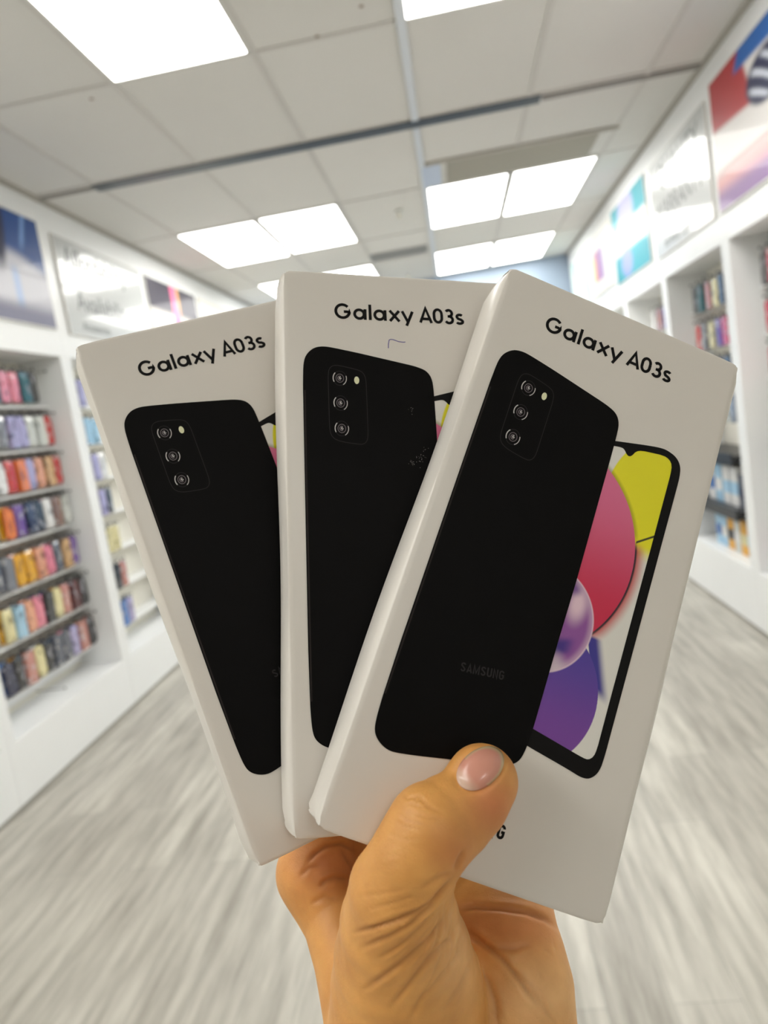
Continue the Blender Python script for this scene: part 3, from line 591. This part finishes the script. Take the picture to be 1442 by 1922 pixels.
def phone_box(idx, label):
    R, t = POSE[idx]
    root = empty('phone_box', (0, 0, 0), label, 'box', 'white phone boxes held in the hand')
    Mx = Matrix.Identity(4)
    cols = [CX * R[0][j] + CD * R[1][j] + CF * R[2][j] for j in range(3)]
    for i in range(3):
        for j in range(3): Mx[i][j] = cols[j][i]
    Mx.translation = C2W(*t); root.matrix_world = Mx
    V, Fc = carton_mesh(idx); o = pydata('carton_body', V, Fc, M_PAPER, root)
    o.data.shade_smooth()
    bmx = bmesh.new(); bmx.from_mesh(o.data); bmesh.ops.recalc_face_normals(bmx, faces=bmx.faces)
    bmx.to_mesh(o.data); bmx.free(); o.data.set_sharp_from_angle(angle=math.radians(38))
    if not PROTO:
        # printed phone seen from the front, then from the back, lettering
        scr = grid_print('screen_picture', 170, 640, f_wall, scr_map, M_SCREEN); PROTO['scr'] = scr
        bq = bmesh.new(); bq.from_mesh(scr.data)
        def outside(p):
            x, y = p.x * 1000, p.y * 1000; ins = False; n_ = len(P_FRONT)
            for i_ in range(n_):
                (xa, ya), (xb, yb) = [(18 + (q_[0] - 18) * 0.975, 2 + (q_[1] - 2) * 0.985) for q_ in (P_FRONT[i_], P_FRONT[i_ - 1])]
                if (ya > y) != (yb > y) and x < (xb - xa) * (y - ya) / (yb - ya) + xa: ins = not ins
            return not ins
        bmesh.ops.delete(bq, geom=[f_ for f_ in bq.faces if (abs(f_.verts[0].co.y - 0.0005) > 0.040) and outside(f_.calc_center_median())], context='FACES'); bq.to_mesh(scr.data); bq.free()
        PROTO['bez'] = flat_poly('front_print', smooth_loop(P_FRONT, 2), [smooth_loop(P_SCR, 1)[::-1]], 2, M_INK)
        PROTO['back'] = flat_poly('back_print', smooth_loop(P_BACK, 2), [], 3, M_PHONE)
        eg = [(-35.75 + 0.0, 50.0), (-35.7, 20), (-35.62, -20), (-35.45, -46)]
        PROTO['edge'] = ribbons('edge_print', [[(x + 0.45, y) for x, y in eg]], 0.5, 4, M_PHONE_EDGE)
        isl = smooth_loop([(-27.45, -51.5), (-26.9, -53.9), (-25.0, -54.95), (-17.3, -53.35), (-15.6, -52.1), (-15.1, -49.5), (-15.2, -30.3), (-16.4, -28.35), (-18.6, -28.3), (-24.5, -29.2), (-26.8, -30.5), (-27.5, -33)], 2)
        PROTO['isl'] = ribbons('camera_outline', [isl], 0.22, 4, M_INK_DIM, closed=True)
        lens = []
        for i, (cx, cy) in enumerate(((-23.7, -50.3), (-23.7, -41.9), (-23.6, -33.4))):
            rx, ry = 2.15, 2.45
            L_ = ribbons('camera_lens', [arc(cx, cy, rx, ry, 0, 360, 36)], 0.18, 5, M_INK_DIM)
            a = ribbons('lens_glint', [(arc(cx, cy, rx, ry, 150, 228, 14), 0.30), (arc(cx, cy, rx, ry, -20, 62, 14), 0.24)], 0.4, 6, M_INK_LIGHT)
            c_ = ribbons('lens_ring', [(arc(cx, cy, 1.25, 1.4, 0, 360, 26), 0.22), (arc(cx, cy, 0.65, 0.7, 60, 300, 16), 0.3)], 0.3, 6, M_INK_MID)
            d_ = ribbons('lens_glint', [(arc(cx + 0.15, cy - 0.05, 0.28, 0.3, 0, 300, 10), 0.26)], 0.3, 7, M_INK_LIGHT)
            lens.append((L_, a, c_, d_))
        PROTO['lens'] = lens
        PROTO['flash'] = flat_poly('flash_print', arc(-18.2, -49.8, 0.82, 1.28, 0, 345, 23), [], 5, M_FLASH)
        st, wd = text_strokes('Galaxy A03s', glyph, 0, 0, 1.0)
        x1 = max(p[0] for s in st for p in s) + 0.075; x0 = min(p[0] for s in st for p in s) - 0.075; cap = 44.2 / (x1 - x0)
        st, _ = text_strokes('Galaxy A03s', glyph, -24.6 - x0 * cap, -71.15, cap)
        PROTO['title'] = ribbons('title_lettering', st, 0.18 * cap, 1, M_INK)
        st, _ = text_strokes('SAMSUNG', bold, -17.55, 37.35, 2.55, math.radians(-8), sx=1.13)
        PROTO['emb'] = ribbons('phone_lettering', st, 0.40, 5, M_INK_DIM)
        st, wd = text_strokes('SAMSUNG', bold, 0, 0, 1.0, sx=1.05, track=0.08); k = 3.7
        x1 = max(p[0] for s in st for p in s); st, _ = text_strokes('SAMSUNG', bold, 7.35 - x1 * k, 75.35, k, sx=1.05, track=0.08)
        PROTO['logo'] = ribbons('bottom_lettering', st, 0.74, 1, M_INK)
        for o_ in [PROTO[k_] for k_ in ('scr', 'bez', 'back', 'edge', 'isl', 'flash', 'title', 'emb', 'logo')] + [q for L_ in lens for q in L_]: COL.objects.unlink(o_)
    def cp(o_, parent, label=None):
        c = o_.copy(); COL.objects.link(c); c.parent = parent
        if label: c['label'] = label
        return c
    fp = cp(PROTO['bez'], root, 'printed phone front with black rim'); cp(PROTO['scr'], fp, 'yellow, pink and purple circles on the screen')
    bp = cp(PROTO['back'], root, 'printed black phone back')
    for k_, lb in (('edge', None), ('isl', None), ('flash', 'pale yellow flash dot'), ('emb', 'dark grey lettering on the phone back')): cp(PROTO[k_], bp, lb)
    for L_ in PROTO['lens']:
        c0 = cp(L_[0], bp)
        # the glints belong to the same lens: join into one mesh with it
        vs, fs, mi = [], [], []
        mats_ = [M_INK_DIM, M_INK_LIGHT, M_INK_MID]
        for q in L_:
            b0 = len(vs); vs += [tuple(v.co) for v in q.data.vertices]; fs += [tuple(b0 + i for i in p.vertices) for p in q.data.polygons]; mi += [mats_.index(q.data.materials[0])] * len(q.data.polygons)
        me = bpy.data.meshes.new('camera_lens'); me.from_pydata(vs, [], fs)
        for m_ in mats_: me.materials.append(m_)
        me.polygons.foreach_set('material_index', mi); me.update(); c0.data = me
    cp(PROTO['title'], root, 'black title lettering'); cp(PROTO['logo'], root, 'black brand lettering near the bottom')
    return root
b1 = phone_box(1, 'rearmost white phone box, leaning left, printed with a black phone')
b2 = phone_box(2, 'upright middle white phone box with a small blue pen mark under its title')
b3 = phone_box(3, 'frontmost white phone box under the thumb, tilted right, coloured screen showing')
ribbons('pen_mark', [[(-7.15, -61.45), (-7.1, -62.8), (-6.74, -64.35), (-6.2, -64.62), (-5.4, -64.55), (-3.6, -63.95), (-2.2, -63.8), (-1.25, -63.88)]], 0.26, 1, M_PEN, b2)
sc = []
r_ = np.random.default_rng(3)
for cx, cy, s, n in ((2.2, -24.5, 2.2, 26), (-0.8, -39.8, 1.0, 6), (-1.2, -22.6, 1.2, 12)):
    for _ in range(n):
        x, y = cx + r_.normal() * s * 0.5, cy + r_.normal() * s * 0.5; a = r_.uniform(0, 3.1); l = r_.uniform(0.05, 0.28); sc.append([(x, y), (x + math.cos(a) * l, y + math.sin(a) * l)])
o = ribbons('scuff_marks', sc, 0.10, 5, M_INK_LIGHT, b2)

# ------------------------------------------------------------------ the hand
def seg_sdf(P, a, b_, ra, rb):
    ba = b_ - a; h = np.clip(((P - a) @ ba) / (ba @ ba + 1e-12), 0, 1)
    return np.linalg.norm(P - a - h[:, None] * ba, axis=1) - (ra + (rb - ra) * h)
def S(px, py, d, r): return (PX(px, py, d / 1000), r / 1000)
PALM = [
    [S(700, 2060, 212, 21), S(705, 1922, 222, 15.2), S(690, 1865, 228, 14.6), S(668, 1795, 238, 13.6), S(640, 1722, 248, 12.8), S(592, 1640, 258, 13.2)],
    [S(835, 3000, 262, 31), S(840, 2450, 232, 28), S(845, 2200, 218, 26), S(850, 2060, 212, 24), S(850, 1922, 228, 22), S(850, 1820, 240, 18), S(790, 1720, 250, 15), S(700, 1640, 262, 13)],
    [S(975, 2060, 214, 17.5), S(978, 1922, 216, 16.2), S(968, 1850, 220, 17.1), S(954, 1796, 225, 17.3), S(945, 1745, 232, 16.6), S(952, 1690, 242, 14.8), S(940, 1600, 256, 13.5)],
    [S(905, 3000, 268, 27), S(900, 2450, 234, 24), S(900, 2040, 214, 20), S(915, 1900, 222, 19), S(900, 1800, 234, 17), S(850, 1700, 250, 15), S(800, 1600, 262, 14)]]
def BZ(px, py, ex): return (px, py, ex)
def finger_chain(pts, rs):
    # finger lies on the back of the rearmost box
    R = np.array(POSE[1][0]); t = np.array(POSE[1][1]); n = R[:, 2]; o = t + R @ np.array([0, 0, BT]); out = []
    for (px, py, ex), r in zip(pts, rs):
        d = np.array([(px - 721) / 1388, (py - 961) / 1388, 1.0]); s = (n @ o) / (n @ d); out.append((d * (s + (r + ex) / 1000), r / 1000))
    return out
FING = [finger_chain([(600, 1630, 0), (610, 1530, 3), (640, 1420, 1), (690, 1330, -0.5)], [12.5, 9.6, 8.6, 7.4]),
        finger_chain([(700, 1600, 3), (715, 1490, 4), (745, 1370, 1), (780, 1260, -0.5)], [12.5, 9.8, 8.8, 7.6]),
        finger_chain([(800, 1590, 4), (815, 1490, 4), (840, 1380, 1), (862, 1280, -0.5)], [12.5, 9.4, 8.4, 7.2]),
        finger_chain([(905, 1610, 4), (915, 1540, 4), (925, 1460, 1), (935, 1385, -0.5)], [11.5, 8.4, 7.6, 6.6])]
THUMB = [[S(770, 2060, 212, 25), S(768, 1922, 211, 23.3), S(763, 1850, 207, 21.3), S(757, 1796, 202, 19.0), S(751, 1734, 195, 16.0), S(752, 1672, 188.5, 13.4), S(777, 1612, 184.5, 11.4), S(811, 1556, 185.0, 11.6), S(840, 1532, 187.4, 10.3), S(878, 1500, 190.4, 8.9), S(903, 1461, 192.3, 8.5)],
         [S(862, 1541, 189.0, 7.7), S(893, 1508, 190.8, 7.6), S(908, 1472, 191.8, 7.6)]]
def chain_sdf(P, ch):
    d = None
    for (a, ra), (b_, rb) in zip(ch[:-1], ch[1:]):
        q = seg_sdf(P, a, b_, ra, rb); d = q if d is None else np.minimum(d, q)
    return d
def smin(a, b_, k):
    h = np.clip(0.5 + 0.5 * (b_ - a) / k, 0, 1); return b_ * (1 - h) + a * h - k * h * (1 - h)
def hand_sdf(P, parts=False):
    p = chain_sdf(P, PALM[0])
    for c in PALM[1:]: p = smin(p, chain_sdf(P, c), 0.007)
    f = None
    for c in FING:
        q = chain_sdf(P, c); f = q if f is None else smin(f, q, 0.0012)
    p = smin(p, f, 0.006)
    t = smin(chain_sdf(P, THUMB[0]), chain_sdf(P, THUMB[1]), 0.005)
    if parts: return p, t
    return smin(p, t, 0.0030)
def push_out(P, m=0.0002):
    for i in (1, 2, 3):
        R = np.array(POSE[i][0]); t = np.array(POSE[i][1]); Q = (P - t) @ R; hw, hh = BW / 2 + 0.0016 + m, BH / 2 + m
        ins = (np.abs(Q[:, 0]) < hw) & (np.abs(Q[:, 1]) < hh) & (Q[:, 2] > -m - 0.0003) & (Q[:, 2] < BT + m)
        if not ins.any(): continue
        q = Q[ins]; ds = np.stack([hw - q[:, 0], q[:, 0] + hw, hh - q[:, 1], q[:, 2] + m + 0.0003, BT + m - q[:, 2]], 1); k = ds.argmin(1)
        q[k == 0, 0] = hw; q[k == 1, 0] = -hw; q[k == 2, 1] = hh; q[k == 3, 2] = -m - 0.0003; q[k == 4, 2] = BT + m
        Q[ins] = q; P = Q @ R.T + t
    return P
def build_hand():
    bm = bmesh.new()
    for ch in PALM + FING + THUMB:
        for (a, ra), (b_, rb) in zip(ch[:-1], ch[1:]):
            L = np.linalg.norm(b_ - a); n = max(2, int(L / 0.0035))
            for i in range(n + 1):
                h = i / n; c = a + (b_ - a) * h
                bmesh.ops.create_icosphere(bm, subdivisions=2, radius=(ra + (rb - ra) * h), matrix=Matrix.Translation(Vector(c)))
    me = bpy.data.meshes.new('tmp'); bm.to_mesh(me); bm.free(); o = bpy.data.objects.new('tmp', me); COL.objects.link(o)
    md = o.modifiers.new('r', 'REMESH'); md.mode = 'VOXEL'; md.voxel_size = 0.00062; md.adaptivity = 0
    bpy.context.view_layer.update(); dg = bpy.context.evaluated_depsgraph_get(); m2 = bpy.data.meshes.new_from_object(o.evaluated_get(dg)); bpy.data.objects.remove(o)
    n = len(m2.vertices); P = np.empty(n * 3); m2.vertices.foreach_get('co', P); P = P.reshape(-1, 3)
    E_ = np.empty(len(m2.edges) * 2, np.int64); m2.edges.foreach_get('vertices', E_); E_ = E_.reshape(-1, 2)
    deg = np.zeros(n); np.add.at(deg, E_[:, 0], 1); np.add.at(deg, E_[:, 1], 1)
    def lap(P):
        s = np.zeros_like(P); np.add.at(s, E_[:, 0], P[E_[:, 1]]); np.add.at(s, E_[:, 1], P[E_[:, 0]]); return s / deg[:, None]
    def grad(P, f, e=0.0004):
        g = np.stack([(f(P + np.eye(3)[i] * e) - f(P - np.eye(3)[i] * e)) / (2 * e) for i in range(3)], 1); return g / (np.linalg.norm(g, axis=1)[:, None] + 1e-9)
    for it in range(4):
        P = P + 0.5 * (lap(P) - P); d = hand_sdf(P); P = P - grad(P, hand_sdf) * np.clip(d, -0.002, 0.002)[:, None]
    for it in range(6): P = P + 0.5 * (lap(P) - P)
    # creases, wrinkles and folds of the skin: polylines drawn where the photo shows them
    dp, dt = hand_sdf(P, True); N = grad(P, hand_sdf); isT = dt < dp
    sx = 721 + 1388 * P[:, 0] / P[:, 2]; sy = 961 + 1388 * P[:, 1] / P[:, 2]; front = (N * P).sum(1) < 0
    def q(*a): return [(500 + x / 2.4033, 1380 + y / 2.4033) for x, y in a]
    CR = [  # (polyline in crop units, half width px, depth mm, thumb only / palm only)
        (q((890, 522), (868, 560), (850, 610)), 5, 0.8, 1), (q((845, 640), (800, 690), (752, 745), (690, 790), (600, 830), (480, 870), (400, 890)), 5, 1.25, 1),
        (q((835, 620), (780, 640), (700, 690)), 6, 0.45, 1), (q((790, 700), (740, 770), (650, 850), (560, 905), (430, 960)), 5, 0.75, 1),
        (q((830, 790), (790, 850), (720, 930), (620, 1020), (540, 1080), (440, 1150)), 6, 0.8, 1), (q((860, 840), (830, 920), (740, 1000), (640, 1130), (560, 1230)), 6, 0.75, 1),
        (q((880, 900), (860, 1000), (780, 1100), (690, 1200), (640, 1303)), 6, 0.5, 1), (q((760, 790), (700, 860), (600, 950), (500, 1010)), 4, 0.5, 1),
        (q((925, 1010), (880, 1130), (800, 1250)), 6, 0.4, 1), (q((680, 720), (560, 760), (440, 790)), 4, 0.25, 1), (q((640, 690), (520, 715), (400, 730)), 4, 0.2, 1),
        (q((615, 265), (640, 285), (690, 275), (730, 320), (790, 352)), 3.2, 0.42, 1), (q((640, 300), (680, 320), (750, 330)), 2.6, 0.3, 1), (q((650, 270), (680, 300), (700, 285), (715, 305)), 2.5, 0.3, 1),
        (q((590, 350), (640, 385), (720, 400)), 3, 0.28, 1), (q((575, 380), (630, 410), (700, 425)), 3, 0.22, 1), (q((660, 350), (720, 372), (780, 375)), 2.5, 0.22, 1), (q((545, 440), (620, 470), (700, 470)), 3, 0.15, 1),
        (q((860, 785), (940, 775), (1060, 782), (1180, 800), (1260, 830), (1310, 870)), 6, 1.1, 2), (q((890, 870), (940, 905), (1000, 955), (1060, 1005), (1120, 1075), (1180, 1160), (1240, 1230)), 6, 1.0, 2),
        (q((905, 900), (960, 935), (1020, 960), (1120, 965), (1200, 940)), 7, 0.6, 2), (q((960, 1050), (1000, 1110), (1030, 1200), (1045, 1303)), 7, 0.6, 2), (q((1090, 1040), (1190, 1130), (1290, 1290)), 6, 0.4, 2),
        (q((185, 580), (215, 540), (270, 500), (340, 490), (400, 520)), 5, 1.0, 2), (q((240, 690), (262, 660), (310, 640), (372, 650)), 5, 0.9, 2), (q((150, 640), (190, 600), (240, 590)), 5, 0.5, 2), (q((200, 760), (260, 730), (320, 740)), 6, 0.4, 2), (q((330, 500), (380, 580), (395, 640)), 5, 0.6, 2)]
    CR = [(a, w * 0.8, dm * 0.75, g) for a, w, dm, g in CR]
    rr_ = np.random.default_rng(11)
    for k in range(26):       # fine skin lines fanning out from the web of the thumb
        a = math.radians(150 - k * 3.0 + rr_.normal() * 3); L0, L1 = rr_.uniform(30, 130), rr_.uniform(180, 520); ox, oy = 820 + rr_.normal() * 12, 720 + rr_.normal() * 25
        CR.append((q(*[(ox + math.cos(a + 0.0006 * (l - L0)) * l, oy + math.sin(a + 0.0006 * (l - L0)) * l * (1.0)) for l in np.linspace(L0, L1, 7)]), rr_.uniform(1.8, 2.6), rr_.uniform(0.12, 0.28), 1))
    for k in range(14):
        x0, y0 = rr_.uniform(960, 1300), rr_.uniform(900, 1280); a = math.radians(rr_.uniform(35, 75)); l = rr_.uniform(40, 110)
        CR.append((q((x0, y0), (x0 + math.cos(a) * l, y0 + math.sin(a) * l)), 2.2, rr_.uniform(0.08, 0.2), 2))
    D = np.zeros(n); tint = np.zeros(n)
    for pl, w, dm, g in CR:
        best = np.full(n, 1e9); hh = np.zeros(n)
        tot = sum(math.dist(a, b_) for a, b_ in zip(pl[:-1], pl[1:])); acc = 0
        for a, b_ in zip(pl[:-1], pl[1:]):
            ax, ay = a; bx_, by_ = b_; L2 = (bx_ - ax) ** 2 + (by_ - ay) ** 2; h = np.clip(((sx - ax) * (bx_ - ax) + (sy - ay) * (by_ - ay)) / L2, 0, 1)
            dd = np.hypot(sx - ax - h * (bx_ - ax), sy - ay - h * (by_ - ay)); up = dd < best; best[up] = dd[up]; hh[up] = (acc + h[up] * math.sqrt(L2)) / tot; acc += math.sqrt(L2)
        msk = front & (isT if g == 1 else ~isT); fade = np.clip(np.minimum(hh, 1 - hh) * 5 + 0.15, 0, 1)
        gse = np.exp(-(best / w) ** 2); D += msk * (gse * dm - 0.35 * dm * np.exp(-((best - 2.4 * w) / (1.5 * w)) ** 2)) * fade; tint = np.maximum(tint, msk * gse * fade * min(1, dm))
    # fine transverse wrinkles over the thumb's base joint
    wr = np.exp(-(((sx - 730) / 90) ** 2 + ((sy - 1650) / 90) ** 2)); D += isT * front * wr * 0.10 * np.sin((sy - 0.25 * (sx - 700) + 4 * np.sin(sx * 0.09)) * 0.72)
    P = P - N * (D / 1000)[:, None]
    # nail bed: flatten and sink the outline of the nail
    nc = (901.0, 1443.0); ca, sa = math.cos(math.radians(-40)), math.sin(math.radians(-40))
    u = ((sx - nc[0]) * ca + (sy - nc[1]) * sa) / 49; v = (-(sx - nc[0]) * sa + (sy - nc[1]) * ca) / 34; rr = np.hypot(u, v)
    nb = isT & front & (rr < 1.4)
    P = P + N * (nb * -0.0005 * np.exp(-((rr - 1.0) / 0.16) ** 2))[:, None]
    P = push_out(P)
    # skin: warm tan, redder tip and finger bases, palm light and shade painted in
    tan = np.array([0.78, 0.385, 0.105]); red = np.array([0.72, 0.24, 0.10]); pale = np.array([0.98, 0.62, 0.30])
    col = np.tile(tan, (n, 1))
    def mixc(c, w): 
        nonlocal col
        w = np.clip(w, 0, 1)[:, None]; col = col * (1 - w) + c * w
    mixc(pale, (~isT) * np.exp(-(((sx - 1010) / 90) ** 2 + ((sy - 1870) / 90) ** 2)) * 0.7)  # paler skin stands in for light on the heel of the palm
    mixc(pale, isT * np.exp(-(((sx - 860) / 60) ** 2 + ((sy - 1800) / 90) ** 2)) * 0.45)  # light on the thumb's base, put in as paler skin too
    mixc(red, isT * np.exp(-(((sx - 925) / 48) ** 2 + ((sy - 1510) / 55) ** 2)) * 0.75)
    mixc(red, isT * np.exp(-(((sx - 850) / 45) ** 2 + ((sy - 1600) / 45) ** 2)) * 0.4)
    mixc(red, (~isT) * np.exp(-(((sx - 620) / 90) ** 2 + ((sy - 1620) / 60) ** 2)) * 0.55)
    mixc(red, (~isT) * np.exp(-(((sx - 960) / 120) ** 2 + ((sy - 1740) / 50) ** 2)) * 0.5)  # shade on the upper palm under the boxes, painted in as redder skin
    mixc(np.array([0.30, 0.10, 0.045]), tint * 0.45)  # darker brown along the crease lines
    org = PX(850, 2000, 0.213); W = np.array([list(CX), list(CD), list(CF)])
    Pw = (P - org) @ W; m2.vertices.foreach_set('co', Pw.ravel())
    ca_ = m2.color_attributes.new('print', 'FLOAT_COLOR', 'POINT'); cc = np.ones((n, 4), np.float32); cc[:, :3] = col; ca_.data.foreach_set('color', cc.ravel())
    m2.materials.clear(); m2.update(); m2.shade_smooth()
    ms = bpy.data.materials.new('skin'); ms.use_nodes = True; nt = ms.node_tree; b = nt.nodes['Principled BSDF']
    a = nt.nodes.new('ShaderNodeVertexColor'); a.layer_name = 'print'
    tc = nt.nodes.new('ShaderNodeTexCoord'); n1 = nt.nodes.new('ShaderNodeTexNoise'); n1.inputs['Scale'].default_value = 90; n1.inputs['Detail'].default_value = 4
    mx = nt.nodes.new('ShaderNodeMix'); mx.data_type = 'RGBA'; mx.blend_type = 'MULTIPLY'; mx.inputs['Factor'].default_value = 1; cr = nt.nodes.new('ShaderNodeValToRGB')
    cr.color_ramp.elements[0].position = 0.3; cr.color_ramp.elements[0].color = (0.86, 0.80, 0.76, 1); cr.color_ramp.elements[1].position = 0.7; cr.color_ramp.elements[1].color = (1.05, 1.05, 1.05, 1)
    v1 = nt.nodes.new('ShaderNodeTexVoronoi'); v1.inputs['Scale'].default_value = 1100; v1.feature = 'DISTANCE_TO_EDGE'; bp = nt.nodes.new('ShaderNodeBump'); bp.inputs['Strength'].default_value = 0.35; bp.inputs['Distance'].default_value = 0.00012
    n2 = nt.nodes.new('ShaderNodeTexNoise'); n2.inputs['Scale'].default_value = 420; n2.inputs['Detail'].default_value = 3; bp2 = nt.nodes.new('ShaderNodeBump'); bp2.inputs['Strength'].default_value = 0.4; bp2.inputs['Distance'].default_value = 0.0003
    for x, y in ((tc.outputs['Object'], n1.inputs['Vector']), (tc.outputs['Object'], v1.inputs['Vector']), (tc.outputs['Object'], n2.inputs['Vector']), (n1.outputs['Fac'], cr.inputs['Fac']), (a.outputs['Color'], mx.inputs['A']), (cr.outputs['Color'], mx.inputs['B']),
                 (mx.outputs['Result'], b.inputs['Base Color']), (v1.outputs['Distance'], bp.inputs['Height']), (n2.outputs['Fac'], bp2.inputs['Height']), (bp.outputs['Normal'], bp2.inputs['Normal']), (bp2.outputs['Normal'], b.inputs['Normal'])): nt.links.new(x, y)
    b.inputs['Roughness'].default_value = 0.5; b.inputs['Subsurface Weight'].default_value = 0.12; b.inputs['Subsurface Radius'].default_value = (1.0, 0.35, 0.2); b.inputs['Subsurface Scale'].default_value = 0.003
    m2.name = 'hand'; h = new_obj('hand', m2, ms); h.location = C2W(*org)
    tag(h, 'left hand gripping the three white phone boxes from below, thumb over the front one', 'hand')
    # thumbnail: curved plate lying on the nail bed
    nu, nv = 28, 20; V = []; Fc = []; ctr = []
    for j in range(nv + 1):
        for i in range(nu + 1):
            uu, vv = -1 + 2 * i / nu, -1 + 2 * j / nv
            # squircle outline, blunter at the free end
            k = math.sqrt(max(0, 1 - 0.5 * vv * vv)) ; l = math.sqrt(max(0, 1 - 0.5 * uu * uu)); a_, b__ = uu * k, vv * l
            a_ = a_ * (1.0 if a_ < 0 else 1.04)
            xx = nc[0] + a_ * 49 * ca - b__ * 34 * sa; yy = nc[1] + a_ * 49 * sa + b__ * 34 * ca; ctr.append((a_, b__)); V.append((xx, yy))
    V = np.array(V); ctr = np.array(ctr)
    dirs = np.stack([(V[:, 0] - 721) / 1388, (V[:, 1] - 961) / 1388, np.ones(len(V))], 1); tt = np.full(len(V), 0.165); bt = tt.copy(); bd = np.full(len(V), 9.0)
    for _ in range(60): 
        dd = smin(chain_sdf(dirs * tt[:, None], THUMB[0]), chain_sdf(dirs * tt[:, None], THUMB[1]), 0.005)
        up = np.abs(dd) < bd; bd[up] = np.abs(dd[up]); bt[up] = tt[up]; tt = np.clip(tt + dd * 0.8, 0.15, 0.196)
    tt = bt
    rr = np.hypot(ctr[:, 0], ctr[:, 1]); lift = 0.00055 - 0.00085 * rr ** 4 
    Q = dirs * (tt - lift)[:, None]; Qw = (Q - org) @ W
    for j in range(nv):
        for i in range(nu): a0 = j * (nu + 1) + i; Fc.append((a0, a0 + 1, a0 + nu + 2, a0 + nu + 1))
    nme = bpy.data.meshes.new('thumbnail'); nme.from_pydata([tuple(x) for x in Qw], [], Fc); nme.update(); nme.shade_smooth()
    pk = np.array([0.66, 0.30, 0.22]); wh = np.array([0.72, 0.50, 0.38]); edge = np.array([0.62, 0.47, 0.27])
    w1 = np.clip((-ctr[:, 0] - 0.42) / 0.4, 0, 1) ; w2 = np.clip((rr - 0.86) / 0.1, 0, 1) * (ctr[:, 0] > -0.2)
    c = pk * (1 - w1[:, None]) + wh * w1[:, None]; c = c * (1 - w2[:, None]) + edge * w2[:, None]
    ca2 = nme.color_attributes.new('print', 'FLOAT_COLOR', 'POINT'); cc = np.ones((len(c), 4), np.float32); cc[:, :3] = c; ca2.data.foreach_set('color', cc.ravel())
    nl = new_obj('thumbnail', nme, vmat('nail', 0.22), h); nl['label'] = 'short pink thumbnail'
    sd = nl.modifiers.new('s', 'SOLIDIFY'); sd.thickness = 0.0003; sd.offset = 0
build_hand()
